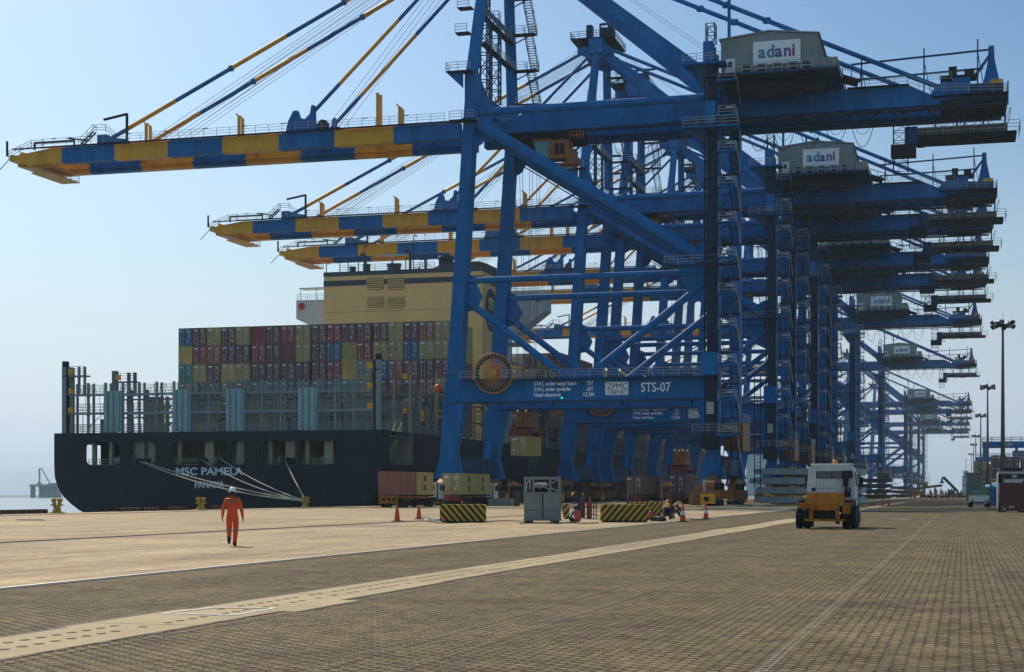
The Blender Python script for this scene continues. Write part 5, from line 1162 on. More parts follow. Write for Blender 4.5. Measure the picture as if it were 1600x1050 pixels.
Y4 = 232; trailer_truck(XP(1058, Y4), Y4, [('plum', 0, True, 'plum container with doors on the red-tailed truck left of the landside bogies'), ('brown', 6.13, False, 'brown container at the front of the red-tailed truck left of the landside bogies')], 'red-tailed trailer truck just left of the landside bogies', H=2.9)
s2 = copy_tree(sp_); s2.location = (XP(1058, Y4), Y4, 4.4); s2['label'] = 'orange spreader lowered onto the plum container truck left of the landside bogies'
for ch in list(s2.children):
    if ch.name.startswith('hoist_ropes'): ch.scale = (1, 1, 1.0)

# ================================================================ cones, blocks, cabinet
CONEO = mat('cone_orange', (.62, .06, .012), .5, var=.1); CONEW = mat('cone_white', (.7, .68, .64), .5, var=.1)
def cone(px, py, lab, h=.98, white=False):
    X, Y = G(px, py); r = thing('traffic_cone', lab, 'cone', (X, Y, 0), group='orange traffic cones on the apron')
    s = MB(); s.box(-.26, .26, -.26, .26, 0, .05, BLACK); s.build('base', r)
    k = h/.98; s = MB(); s.lathe([(.17, .05), (.135, .38*k)], (0, 0, 0), CONEO, n=16); s.lathe([(.135, .38*k), (.105, .58*k)], (0, 0, 0), CONEW if white else CONEO, n=16); s.lathe([(.105, .58*k), (.04, .96*k), (.0, h)], (0, 0, 0), CONEO, n=16); s.build('cone_body', r)
cone(620.5, 814.5, 'tall orange cone, leftmost of all on the concrete'); cone(654.5, 811.5, 'orange cone second from the left, just left of the striped block', .9)
cone(722, 797.5, 'orange cone whose tip shows over the left striped block', 1.0); cone(1067, 815.5, 'orange cone with white band in front of the crouching workers', 1.05, True)
cone(1103, 811.2, 'orange cone with white band, alone right of the crouching workers', .98, True)
cone(1379, 790.5, 'far red cone beside the road just left of its twin', 1.1); cone(1388.5, 790.5, 'far red cone beside the road just right of its twin', .9); cone(1181.5, 781.5, 'far red cone between the landside bogies and the grey hatch covers', 1.1)
# striped material (painted stripes)
def stripes(name, ang):
    m = bpy.data.materials.new(name); m.use_nodes = True; n = m.node_tree.nodes; l = m.node_tree.links; b = n['Principled BSDF']
    tc = n.new('ShaderNodeTexCoord'); sx = n.new('ShaderNodeSeparateXYZ'); l.new(tc.outputs['Object'], sx.inputs[0])
    ax = n.new('ShaderNodeMath'); ax.operation = 'ADD'; l.new(sx.outputs[0], ax.inputs[0]); l.new(sx.outputs[1], ax.inputs[1])
    a = n.new('ShaderNodeMath'); a.operation = 'MULTIPLY_ADD'; a.inputs[1].default_value = ang; l.new(sx.outputs[2], a.inputs[0]); l.new(ax.outputs[0], a.inputs[2])
    p = n.new('ShaderNodeMath'); p.operation = 'PINGPONG'; p.inputs[1].default_value = .185; l.new(a.outputs[0], p.inputs[0])
    g_ = n.new('ShaderNodeMath'); g_.operation = 'GREATER_THAN'; g_.inputs[1].default_value = .088; l.new(p.outputs[0], g_.inputs[0])
    no = n.new('ShaderNodeTexNoise'); no.inputs['Scale'].default_value = 5; no.inputs['Detail'].default_value = 8; no.inputs['Roughness'].default_value = .7; l.new(tc.outputs['Object'], no.inputs['Vector'])
    cr = n.new('ShaderNodeValToRGB'); cr.color_ramp.elements[0].position = .60; cr.color_ramp.elements[1].position = .64; l.new(no.outputs[0], cr.inputs[0])
    m1 = n.new('ShaderNodeMix'); m1.data_type = 'RGBA'; l.new(g_.outputs[0], m1.inputs['Factor']); m1.inputs['A'].default_value = (.018, .018, .016, 1); m1.inputs['B'].default_value = (.55, .31, .02, 1)
    m2 = n.new('ShaderNodeMix'); m2.data_type = 'RGBA'; l.new(cr.outputs[0], m2.inputs['Factor']); l.new(m1.outputs['Result'], m2.inputs['A']); m2.inputs['B'].default_value = (.20, .18, .14, 1)
    l.new(m2.outputs['Result'], b.inputs['Base Color']); b.inputs['Roughness'].default_value = .75; return m
ST1 = stripes('stripes_down', .85); ST2 = stripes('stripes_up', -.85)
def block(px0, px1, py, m, lab, depth=.9, h=1.0, rz=0):
    (xa, ya), (xb, yb) = G(px0, py), G(px1, py); L = math.hypot(xb-xa, yb-ya); a = math.atan2(yb-ya, xb-xa)
    s = MB(); k = max(1, round(L/1.35))
    for i in range(k): s.box(-L/2+i*L/k+.006, -L/2+(i+1)*L/k-.006, 0, depth, .08, h, m)
    s.box(-L/2+.1, L/2-.1, .1, depth-.1, 0, .08, DARK); o = s.build('barrier_block', loc=((xa+xb)/2, (ya+yb)/2, 0)); o.rotation_euler = (0, 0, a+rz)
    bv = o.modifiers.new('bevel', 'BEVEL'); bv.width = .02; bv.segments = 2
    tag(o, lab, 'barrier', 'yellow and black striped concrete barrier blocks')
block(687, 759.5, 816.5, ST1, 'striped concrete barrier block left of the grey cabinet, worn paint')
block(938.5, 1014, 816, ST2, 'largest striped concrete barrier block, right of the gas cylinders')
block(985, 1036, 806, ST2, 'striped concrete barrier block partly hidden behind the largest one')
block(880, 890, 811, ST2, 'narrow striped barrier end showing just right of the grey cabinet', h=.95)
# grey cabinet skid
CABG = mat('cabinet_grey', (.23, .225, .20), .5, var=.08, scale=2, streak=.25)
(xa, ya), (xb, yb) = G(819, 816.5), G(876.5, 816.5); L = math.hypot(xb-xa, yb-ya); a = math.atan2(yb-ya, xb-xa)
r = thing('equipment_cabinet', 'grey two-door equipment cabinet with open lattice frame on top', 'cabinet', ((xa+xb)/2, (ya+yb)/2, 0), a)
h0, h1, D = .12, 1.62, 1.6; hl = L/2
s = MB(); s.box(-hl, hl, 0, D, h0, h1, CABG); s.box(-hl-.03, hl+.03, -.03, D+.03, h1, h1+.06, CABG); s.box(-hl-.03, hl+.03, -.04, D+.03, h0-.02, h0+.1, CABG); s.build('cabinet_body', r)
s = MB(); s.box(-hl+.05, -hl+.5, -.02, .4, 0, h0, BLACK); s.box(hl-.55, hl-.1, -.02, .4, 0, h0, BLACK); s.box(-hl+.05, -hl+.5, D-.4, D, 0, h0, BLACK); s.box(hl-.55, hl-.1, D-.4, D, 0, h0, BLACK); s.build('foot', r)
for x0_, x1_ in ((-hl+.07, -.02), (.06, hl-.06)):
    s = MB(); s.box(x0_, x1_, -.045, -.01, h0+.14, h1-.06, CABG); s.box(x0_+.1, x1_-.1, -.055, -.045, h0+.55, h0+.57, BLACK); s.box(x1_-.12 if x0_ > 0 else x0_+.0, x1_-.08 if x0_ > 0 else x0_+.03, -.06, -.045, h0+.45, h0+.6, BLACK); s.build('door', r)
s = MB(); s.box(-.035, .035, -.02, -.004, h0+.1, h1-.03, BLACK); s.build('door_gap', r)
s = MB(); zt = 2.52
for x in (-hl+.05, -hl+.52, hl-.58, hl-.05):
    for y in (.05, D-.05): s.box(x-.045, x+.045, y-.04, y+.04, h1+.06, zt, CABG)
for y in (.05, D-.05): s.box(-hl, hl, y-.06, y+.06, zt-.14, zt, CABG); s.beam((-hl+.55, y, h1+.55), (hl-.6, y, h1+.2), .06, .06, CABG); s.beam((-.2, y, h1+.25), (hl-.1, y, zt-.16), .06, .06, CABG); s.beam((hl-.55, y, h1+.3), (hl-.1, y, h1+.1), .06, .06, CABG)
for x in (-hl+.05, hl-.05): s.box(x-.05, x+.05, .1, D-.1, zt-.13, zt-.01, CABG); s.beam((x, .1, h1+.1), (x, D-.1, zt-.1), .06, .06, CABG)
s.build('lattice_frame', r)
s = MB(); s.tube((-.5, .6, h1+.42), (.25, .6, h1+.42), .16, GALV, 14); s.box(-.5, .3, .4, .8, h1+.06, h1+.3, DARK); s.tube((.25, .6, h1+.42), (.5, .6, h1+.35), .1, SPR, 10); s.path([(-.9, .5, h1+.1), (-.85, .5, h1+.6), (-.7, .5, h1+.7), (-.68, .5, h1+.2)], .03, CONEW, 6); s.build('pump_motor', r)
s = MB(); x = hl+.02
for i in range(8): s.box(x-.02, x+.02, .25, 1.0, .62+i*.09, .67+i*.09, DARK)
s.rail([(x+.1, .1, .55), (x+.1, 1.2, .55)], CABG, h=.6, step=.5, t=.04); s.build('side_grille', r)
# gas cylinders in their cage
cyx, cyy = G(917.5, 811); r = thing('gas_cylinder_rack', 'dark upright rack holding gas cylinders, between the bent worker and the largest striped block', 'rack', (cyx, cyy, 0))
s = MB()
for x in (-.42, .0, .42, .58):
    s.beam((x, 0, 0), (x, 0, 1.32), .05, .05, DARK)
for z in (.3, .75, 1.3): s.beam((-.42, -.02, z), (.6, -.02, z), .05, .05, DARK)
s.box(-.1, .7, -.2, .5, 0, .05, GALV); s.build('rack_frame', r)
for x, h, m_, lab in ((-.22, 1.5, mat('cylinder_maroon', (.10, .018, .015), .5), 'tall dark maroon gas cylinder in the rack nearer the bent worker'), (.22, 1.2, mat('cylinder_red', (.26, .025, .015), .5), 'shorter red gas cylinder in the rack nearer the largest striped block')):
    q = thing('gas_cylinder', lab, 'cylinder', (cyx+x, cyy-.25, .05)); s = MB(); s.lathe([(.13, 0), (.14, .05), (.14, h*.8), (.11, h*.88), (.05, h*.92), (.05, h*.95)], (0, 0, 0), m_, n=16); s.build('tank', q)
    s = MB(); s.lathe([(.03, h*.93), (.03, h*1.02), (.06, h*1.04), (.02, h*1.07)], (0, 0, 0), GALV, n=10); s.build('valve', q)
# hoses and cables on the ground
def cable(pts, rad, m, lab, nm='hose'):
    pp = [Vector((*G(px, py), z+rad)) for px, py, z in pts]; c = pp[0]; out = []
    for i in range(len(pp)-1):
        p0, p1, p2, p3 = pp[max(i-1, 0)], pp[i], pp[i+1], pp[min(i+2, len(pp)-1)]
        for j in range(6):
            t = j/6; out.append(.5*((2*p1)+(p2-p0)*t+(2*p0-5*p1+4*p2-p3)*t*t+(3*p1-p0-3*p2+p3)*t**3))
    out.append(pp[-1]); s = MB(c); s.path(out, rad, m, 6); tag(s.build(nm, loc=c), lab, 'hose')
cable([(660, 809.5, 0), (672, 809, 0), (668, 812, 0), (680, 811, 0), (674, 813.5, 0), (686, 812, 0), (664, 814, 0), (690, 814.5, 0)], .035, mat('pale_hose', (.45, .42, .36), .6), 'pale coiled hose between the small left cone and the left striped block')
cable([(615, 815, 0), (640, 815.2, 0), (665, 815, 0), (700, 818, 0), (760, 815.5, 0), (800, 814.5, 0), (830, 816.5, 0)], .03, CABLE, 'thin black cable lying from the leftmost cone to the grey cabinet', 'power_cable')
cable([(812, 818.5, 0), (840, 818, 0), (870, 818.8, 0), (888, 817, 0), (905, 818, 0), (935, 818, 0)], .03, CABLE, 'thin black cable along the foot of the grey cabinet', 'power_cable')
cable([(930, 806, 0), (960, 805, 0), (1010, 800, 0), (1060, 797, 0), (1100, 798, 0)], .03, CABLE, 'thin black cable running right behind the largest striped block', 'power_cable')
for px, py, w_, lab in ((50, 813, 1.0, 'small dark scrap on the concrete at the far left'), (1081, 811.5, .5, 'dark flat scrap between the two banded cones'), (1094, 813, .6, 'dark flat scrap beside the alone banded cone')):
    X, Y = G(px, py); s = MB((X, Y, 0)); s.hexa([(X-w_, Y-.3, .002), (X+w_, Y-.2, .002), (X+w_*.8, Y+.3, .002), (X-w_*.7, Y+.2, .002)], [(X-w_*.8, Y-.2, .06), (X+w_*.8, Y-.15, .05), (X+w_*.6, Y+.2, .06), (X-w_*.6, Y+.15, .05)], DARK); tag(s.build('scrap_sheet', loc=(X, Y, 0)), lab, 'scrap')
# small crate and gantry stand near the waterside leg
X, Y = G(783, 790.2); s = MB((X, Y, 0)); s.box(X-1.6, X+1.6, Y-.5, Y+.5, 0, .9, mat('crate_grey', (.25, .26, .25), .7, var=.2)); s.box(X-.05, X+.05, Y-.53, Y-.5, 0, .92, GALV); s.box(X-1.6, X+1.6, Y-.53, Y-.5, .8, .88, GALV); tag(s.build('steel_crate', loc=(X, Y, 0)), 'low pale grey crate under the crane just left of the grey cabinet', 'crate')
for px, py, lab in ((801, 791, 'orange pump stand with sloping roof just left of the grey cabinet'), (1040, 790, 'orange pump stand between the two dark red container trucks')):
    X, Y = G(px, py); r = thing('pump_stand', lab, 'stand', (X, Y, 0)); s = MB(); s.box(-.5, -.35, -.1, .1, 0, 3.4, SPO); s.box(.2, .8, -.2, .4, 0, 1.8, mat('stand_brown', (.12, .06, .03), .7)); s.build('post', r)
    s = MB(); s.prism([(-.6, 2.6), (.1, 3.1), (1.0, 2.7), (1.1, 2.5), (-.6, 2.45)], 'y', -.5, .5, SPO); s.build('canopy', r)

# ================================================================ hatch covers
HC = mat('hatch_cover_grey', (.30, .325, .34), .6, var=.12, scale=.6, streak=.35)
def hatch(X0, X1, Y0, Y1, z, lab, w_=.95, m=HC, grp='stacked ship hatch covers'):
    r = thing('hatch_cover', lab, 'hatch cover', ((X0+X1)/2, (Y0+Y1)/2, z), group=grp); o = ((X0+X1)/2, (Y0+Y1)/2, z)
    s = MB(o); s.box(X0, X1, Y0, Y1, z+.12, z+w_, m); s.box(X0+1.2, X1-1.2, Y0+.6, Y1-.6, z, z+.12, DARK)
    k = int((X1-X0)/1.5)
    for i in range(k+1): x = X0+.1+(X1-X0-.2)*i/k; s.box(x-.06, x+.06, Y0-.08, Y0, z+.14, z+w_-.02, m)
    s.prism([(X0, z+.2), (X0-.9, z+.25), (X0-.6, z+w_-.05), (X0, z+w_)], 'y', Y0+.2, Y1-.2, m); s.build('panel', r)
    for x in (X0+4.2, X0+8.2):
        s = MB(o); s.box(x-.4, x+.4, Y0-.12, Y0+.5, z+w_, z+w_+.16, mat('lug_yellow', (.5, .42, .03), .6)); s.build('lifting_lug', r)
for i, dx in enumerate((.0, .1, -.6, .05)):
    hatch(XP(1187, 216)+dx, XP(1187, 216)+13+dx, 216, 229, .18+i*1.24, f'grey hatch cover, {["bottom", "second from bottom", "third from bottom", "top"][i]} of the nearest stack behind the yellow tractor')
for i in range(4): hatch(XP(1343, 400)+i*.15, XP(1390, 400)+i*.1, 400, 412, .2+i*1.3, f'dark hatch cover, {["bottom", "second from bottom", "third from bottom", "top"][i]} of the second stack, right of the yellow tractor', 1.0, mat('hatch_cover_dark', (.07, .075, .07), .7, var=.3))
for i in range(3): hatch(XP(1393, 500)+i*.2, XP(1420, 500), 500, 512, .2+i*1.2, f'dark hatch cover, {["bottom", "middle", "top"][i]} of the low far stack beside the second one', 1.0, mat('hatch_cover_dark', (.07, .075, .07), .7, var=.3))

# ================================================================ right-hand side: trucks, poles, yard
s_ = thing('yard_truck', 'dark red and white truck seen from behind at the right edge of the picture', 'truck', (0, 0, 0))
X, Y = G(1581, 800.5); s_.location = (X, Y, 0); DR = mat('dark_red_panel', (.105, .022, .016), .6, var=.15, scale=1.5, streak=.3)
s = MB(); s.box(-1.0, 1.1, -.1, .1, .55, 2.5, DR); s.box(-.98, 1.08, -.14, -.1, .0+.12, .55, DR); s.box(-1.0, 1.1, -.12, .12, .48, .56, DARK)
for i, (x, z, w_, h) in enumerate([(-.75, .42, .08, .06), (-.3, .42, .3, .03), (-.15, .48, .1, .06), (.0, .42, .12, .05), (.15, .44, .06, .08), (-.66, .2, .14, .12), (-.1, .2, .1, .1), (.2, .16, .5, .12)]): s.box(x, x+w_, -.16, -.141, z, z+h, MARK if i < 6 else SPR)
s.build('tail_board', s_)
s = MB(); s.prism([(-1.1, .3), (-1.02, .3), (-1.02, 3.2), (-.95, 3.36), (1.3, 3.36), (1.3, 3.46), (-1.0, 3.46), (-1.1, 3.3)], 'y', 3, 6, CABW); s.box(-1.02, 1.3, 3.2, 6, 1.6, 3.36, CABW); s.build('cab', s_)
s = MB(); s.box(-.98, -.6, 3.12, 3.19, 2.5, 3.25, BLACK); s.box(-.55, 1.3, 3.12, 3.19, 2.85, 3.25, BLACK); s.box(.1, .5, 3.09, 3.12, 2.92, 3.2, GALV); s.box(1.0, 1.3, 3.05, 3.12, 2.4, 2.7, BLACK); s.build('rear_window', s_)
s = MB(); s.box(-.6, 1.0, 3.4, 4.0, 3.46, 3.78, BLACK); s.build('roof_board', s_)
for sx in (-1, 1): wheel(s_, sx*.8+.05, 1.2, .5, .3, True, sx)
s_ = thing('yard_truck', 'small green-framed truck with white front and green windscreen facing the camera', 'truck'); X, Y = G(1530, 792.5); s_.location = (X, Y, 0)
GRN = mat('truck_green', (.02, .13, .07), .55, var=.2)
s = MB(); s.box(-1.1, 1.1, 0, 2.0, .62, 1.35, CABW); s.box(-1.05, 1.05, .1, 1.9, 1.35, 2.15, GRN); s.box(-1.1, 1.1, .05, 4.5, .45, .65, DARK); cab = s.build('cab', s_)
s = MB(); s.box(-.85, .95, .05, .1, 1.4, 2.0, mat('green_glass', (.05, .14, .11), .1, spec=.8)); s.build('windscreen', cab)
for x in (-.9, .7): s = MB(); s.box(x, x+.3, -.03, 0, .68, .82, BLACK); s.build('headlight', cab)
s = MB(); s.box(.45, .85, -.04, 0, .38, .56, BUFF); s.build('number_plate', cab)
s = MB()
for x in (-1.3, 1.3): s.box(x-.07, x+.07, 2.2, 2.35, .7, 2.75, GRN); s.box(x-.07, x+.07, 2.2, 6, 2.6, 2.75, GRN); s.box(x-.05, x+.05, 2.3, 6, .7, 2.0, GRN)
s.box(-1.3, 1.3, 2.2, 2.35, 2.6, 2.78, GRN); s.build('load_frame', s_)
for sx in (-1, 1): wheel(s_, sx*.95, .9, .42, .25, False, sx); wheel(s_, sx*.95, 4.6, .42, .25, True, sx)
s_ = thing('waste_skip', 'blue ribbed metal container with sloping lid between the green and the red trucks', 'container'); X, Y = G(1554, 792); s_.location = (X, Y, 0); BL2 = mat('skip_blue', (.02, .16, .36), .55, var=.15, streak=.3)
s = MB(); corr(s, -1.0, 1.3, .1, 2.3, 0, 'x', -1, BL2, .3, .07); s.box(-1.0, 1.3, .02, 5, 0.1, 2.25, BL2); s.build('tub', s_)
s = MB(); s.hexa([(-1.0, -.05, 2.3), (1.3, -.05, 2.3), (1.3, 5, 2.3), (-1.0, 5, 2.3)], [(-1.0, 2.4, 2.6), (1.3, 2.4, 3.2), (1.3, 2.6, 3.2), (-1.0, 2.6, 2.6)], BL2); s.build('lid', s_)
X, Y = G(1556, 797); s = MB((X, Y, 0)); s.box(X-.9, X+.5, Y-.3, Y+.3, 0, .12, ORA); s.box(X-.7, X+.3, Y-.2, Y+.2, .12, .2, BUFF); tag(s.build('timber_pallet', loc=(X, Y, 0)), 'flat yellow-brown pallet on the ground left of the dark red truck', 'pallet')
# light masts
POLE = mat('pole_brown', (.12, .095, .075), .6, .2, var=.3, scale=.4, streak=.3)
r = thing('light_mast', '', 'light mast', (6.3, 271, 0)); s = MB(); s.tube((0, 0, 0), (0, 0, 9), .42, POLE, 16, r2=.34); s.tube((0, 0, 9), (0, 0, 19), .34, POLE, 16, r2=.25); s.tube((0, 0, 19), (0, 0, 28.6), .25, POLE, 16, r2=.16); s.lathe([(.55, 0), (.55, .5), (.45, .55)], (0, 0, 0), CONC, n=16); s.build('pole', r)
s = MB(); s.lathe([(1.3, 28.2), (1.38, 28.2), (1.38, 28.45), (1.3, 28.45)], (0, 0, 0), DARK, n=20)
for k in range(6): a = k*math.pi/3; s.beam((0, 0, 28.35), (1.35*math.cos(a), 1.35*math.sin(a), 28.35), .1, .12, DARK)
s.beam((0, 0, 28.4), (0, 0, 30.4), .05, .05, DARK); s.build('light_ring', r)
for k in range(10):
    a = k*math.pi/5+.2; s = MB(); c_, q_ = math.cos(a), math.sin(a); p_ = Vector((1.65*c_, 1.65*q_, 28.75 if k % 2 else 28.15)); d = Vector((c_*.8, q_*.8, -.6)).normalized()
    s.beam(p_-d*.22, p_+d*.22, .72, .62, DARK); s.beam(p_+d*.22, p_+d*.26, .56, .44, GALV); s.beam((1.35*c_, 1.35*q_, 28.35), p_, .07, .07, DARK); s.build('floodlight', r)
for i, Y in enumerate((271, 430, 588, 800, 940, 1175)):
    c = r if i == 0 else copy_tree(r); c.location = (6.3, Y, 0); c['group'] = 'tall light masts along the right of the road'
    c['label'] = 'tall floodlight mast, ' + ['nearest and tallest, at the right of the picture', 'second nearest in the row', 'third nearest in the row', 'fourth nearest in the row', 'fifth nearest in the row', 'smallest and farthest in the row'][i]
# rubber-tyred gantries in the yard
def rtg(px, Y, top, w_, lab):
    X = XP(px, Y); r = thing('yard_gantry', lab, 'crane', (X, Y, 0), group='blue yard gantries beyond the light masts'); c = BLUE
    for x in (0, w_):
        for y in (0, 8):
            s = MB(); s.box(x-.6, x+.6, y-.5, y+.5, 1.5, top, c); s.build('leg', r)
        s = MB(); s.box(x-.5, x+.5, -2, 10, .9, 2.1, c); s.build('sill_beam', r)
        for y in (-1, 1.2, 7, 9): s = MB(); s.lathe([(.2, -.3), (.75, -.3), (.75, .3), (.2, .3)], (x, y, .75), BLACK, 'x', 16); s.build('wheel', r)
    for y in (0, 8):
        s = MB(); s.box(-.8, w_+.8, y-.6, y+.6, top, top+2.0, c); s.rail([(-.8, y-.7, top+2), (w_+.8, y-.7, top+2)], GALV, h=1.4, t=.14, step=3, rails=2)
        for x in range(6, int(w_), 9): s.box(x, x+2.6, y-.64, y-.61, top+.5, top+1.5, GALV)
        s.build('main_beam', r)
    s = MB(); s.box(w_*.62, w_*.62+6, .5, 7.5, top+2.2, top+4.6, BLUED); s.box(w_*.62+1, w_*.62+2.2, 1, 3, top+4.6, top+6, BLUED); s.build('trolley_house', r)
rtg(1539, 560, 16.6, 26, 'nearer blue yard gantry crane behind the light masts, its beam higher in view')
rtg(1527, 740, 15.4, 24, 'farther blue yard gantry crane behind the light masts, its beam lower in view')
# container yard
def yst(px, Y, z, c, lab, n=1): container(c, XP(px, Y)+1.22, Y, z, lab, H=2.6, door=True, group='container blocks in the yard at the right')
rr = random.Random(4)
k = 0
for px, Y, tiers, cols in ((1549, 400, 4, ['brick', 'brick', 'plum', 'plum']), (1556, 400, 4, ['brick', 'plum', 'maroon', 'brick']), (1521.5, 470, 4, ['yellow', 'yellow', 'yellow', 'olive']), (1527, 470, 4, ['yellow', 'olive', 'yellow', 'yellow']), (1534, 470, 3, ['grey', 'blue', 'grey']), (1540, 520, 4, ['blue', 'grey', 'maroon', 'brick']),
                           (1565, 420, 4, ['brick', 'maroon', 'blue', 'plum']), (1577, 420, 4, ['olive', 'plum', 'blue', 'maroon']), (1587, 420, 3, ['plum', 'brick', 'olive']), (1597, 420, 4, ['maroon', 'blue', 'plum', 'grey'])):
    k += 1
    for t in range(tiers): yst(px, Y, t*2.62, cols[t], f'{cols[t]} yard container, {["ground", "second", "third", "fourth"][t]} tier, {["brick-red stack by the second light mast", "stack right of the second light mast", "yellow stack above the green truck", "yellow-olive stack beside the fourth light mast", "grey-blue stack above the green truck", "far stack between two light masts", "stack just left of the nearest light mast", "stack just right of the nearest light mast", "low stack right of the nearest light mast", "stack at the right picture edge"][k-1]}')
# grey control building and ship superstructure far down the road
X = XP(1510, 430); r = thing('yard_building', 'grey two-storey building at the right end of the road', 'building', (X, 430, 0)); s = MB(); s.box(0, 3.6, 0, 8, 0, 6.4, HOUSE); s.box(-.2, 3.8, -.2, 8.2, 6.4, 6.8, SGREY2); s.box(-.1, 3.7, -.15, 8, 3.2, 3.4, SGREY2); s.build('wall', r)
for z in (1.2, 4.4): s = MB(); s.box(.5, 3.1, -.06, 0, z, z+1.2, TGL); s.build('window', r)
X = XP(1503.5, 700); r = thing('far_tower', 'pale stepped tower beyond the end of the road', 'building', (X, 700, 0)); s = MB(); s.box(0, 3.4, 0, 5, 0, 8.4, SWHITE); s.box(.4, 2.6, 0, 5, 8.4, 10.8, SWHITE); s.beam((1.5, 2, 10.8), (1.5, 2, 16), .2, .2, DARK)
for z in (2, 5, 8.2): s.box(-.2, 3.6, -.3, 0, z, z+.3, SGREY2)
s.build('wall', r)
# loading chute at the end of the road
X = XP(1475, 620); r = thing('reach_stacker', 'dark reach stacker with raised slanting boom at the end of the road', 'vehicle', (X, 620, 0)); xx = lambda p: XP(p, 620)-X
s = MB(); s.beam((xx(1496), 0, 2.2), (xx(1474), 0, 7.4), .9, 1.0, DARK); s.beam((xx(1474), 0, 7.6), (xx(1471), 0, 6.2), .5, .6, DARK); s.beam((xx(1484), 0, 1.5), (xx(1488), 0, 3.6), .3, .3, DARK); s.build('boom', r)
s = MB(); s.box(xx(1467.5), xx(1475.5), -1, 1, 5.2, 5.6, DARK); s.prism([(xx(1470), 5.6), (xx(1474), 5.6), (xx(1473), 6.9), (xx(1471), 6.9)], 'y', -.6, .6, DARK); s.build('grab', r)
s = MB(); s.box(xx(1481), xx(1492), -2, 2, .8, 2.8, SGREY2); s.build('body', r)
for px in (1483, 1490): s = MB(); s.lathe([(.3, -.4), (.9, -.4), (.9, .4), (.3, .4)], (xx(px), -2.2, .9), BLACK, 'y', 16); s.build('wheel', r)
# low loader, pipes and clutter across the end of the road
X = XP(1420, 560); r = thing('crane_truck', 'long orange telescopic crane truck lying across the far end of the road', 'vehicle', (X, 560, 0)); xx = lambda p: XP(p, 560)-X
s = MB(); s.beam((xx(1424), 0, 2.9), (xx(1472), 0, 4.1), .6, .8, ORA); s.beam((xx(1466), -.3, 4.0), (xx(1472.5), -.3, 4.15), .3, .4, DARK); s.build('boom', r)
s = MB(); s.box(xx(1419), xx(1446), -1, 1, .7, 2.3, ORA); s.box(xx(1419), xx(1432), -1.1, 1, 2.3, 3.0, SGREY2); s.build('body', r)
for px in (1423, 1429, 1440, 1444): s = MB(); s.lathe([(.2, -.3), (.55, -.3), (.55, .3), (.2, .3)], (xx(px), -1.2, .55), BLACK, 'y', 14); s.build('wheel', r)
rr = random.Random(11); names = [('orange', ORG), ('red', SPR), ('grey', SGREY2), ('dark red', DR), ('pale', CABW)]
for i, (px, wpx, h, ci) in enumerate([(1452, 5, 1.9, 0), (1459, 6, 2.6, 0), (1468, 7, 2.2, 4), (1476, 5, 1.5, 1), (1480.5, 3.5, 2.3, 3), (1494, 6, 1.8, 3), (1500, 5, 1.7, 1), (1506, 4, 1.9, 4), (1449, 2.5, 1.0, 1)]):
    Y = 520+i*9; X = XP(px, Y); w_ = XP(px+wpx, Y)-X; s = MB((X, Y, 0)); m_ = names[ci][1]; s.box(X, X+w_, Y, Y+2.2, .35, h, m_); s.box(X+w_*.1, X+w_*.6, Y+.2, Y+2, h, h+.7, m_); s.box(X+w_*.15, X+w_*.55, Y-.03, Y, h-.7, h-.1, TGL)
    for u in (.2, .75): s.lathe([(.1, -.15), (.38, -.15), (.38, .15), (.1, .15)], (X+w_*u, Y+.1, .38), BLACK, 'y', 12)
    tag(s.build('parked_vehicle', loc=(X, Y, 0)), f'tiny {names[ci][0]} vehicle at the far road end, {ORD[i]} of its row', 'vehicle', 'small vehicles parked across the far end of the road')
Y = 455; s = MB((XP(1447, Y), Y, 0)); s.beam((XP(1428, Y), Y, 1.05), (XP(1509, Y), Y, 1.05), .08, .16, CONEW)
for i in range(10): px = 1430+i*8.5; s.box(XP(px, Y)-.08, XP(px, Y)+.08, Y-.08, Y+.08, 0, 1.15, CONEO); s.beam((XP(px, Y), Y-.05, 1.05), (XP(px+4, Y), Y-.05, 1.05), .09, .18, CONEO) if i < 9 else None
tag(s.build('barrier_tape', loc=(XP(1447, Y), Y, 0)), 'low red and white barrier line across the far end of the road', 'barrier')
# pale storage tanks glimpsed beneath the cranes
r = thing('storage_shed', 'pale tall storage building glimpsed under the second crane', 'building', (0, 0, 0)); Y = 900; xa, xb = XP(1166, Y), XP(1204, Y); r.location = ((xa+xb)/2, Y, 0); o_ = ((xa+xb)/2, Y, 0)
s = MB(o_); s.box(xa, xb, Y, Y+30, -.5, 24, SWHITE); s.box(xb-.3, xb+4, Y+3, Y+28, -.5, 23.4, SWHITE)
for i in range(9): s.box(xa+(xb-xa)*i/9, xa+(xb-xa)*i/9+.12, Y-.1, Y, 0, 24, SGREY)
s.build('wall', r)
# ================================================================ people
SKIN = mat('skin', (.20, .10, .06), .6, var=.05); HAIRM = mat('hair_black', (.012, .009, .008), .8, var=0)
COV = mat('coverall_orange', (.78, .085, .008), .7, var=.12, scale=9, bump=.3, bscale=14); BOOT = mat('boot_black', (.012, .011, .010), .6, var=0)
NVY = mat('overall_navy', (.015, .018, .06), .75, var=.2, scale=9); GRYC = mat('shirt_grey', (.16, .17, .19), .8, var=.1); VEST = mat('vest_orange', (.70, .06, .02), .6, var=.1); DKG = mat('overall_dark', (.03, .035, .03), .8, var=.2)
BAND2 = mat('reflective_band', (.20, .14, .10), .5, var=.1); HELY = mat('helmet_yellow', (.75, .40, .01), .35, var=0); HELW = mat('helmet_white', (.80, .80, .78), .3, var=0); CAPB = mat('cap_blue', (.02, .09, .22), .7, var=0); CAPG = mat('cap_grey', (.05, .055, .06), .7, var=0)
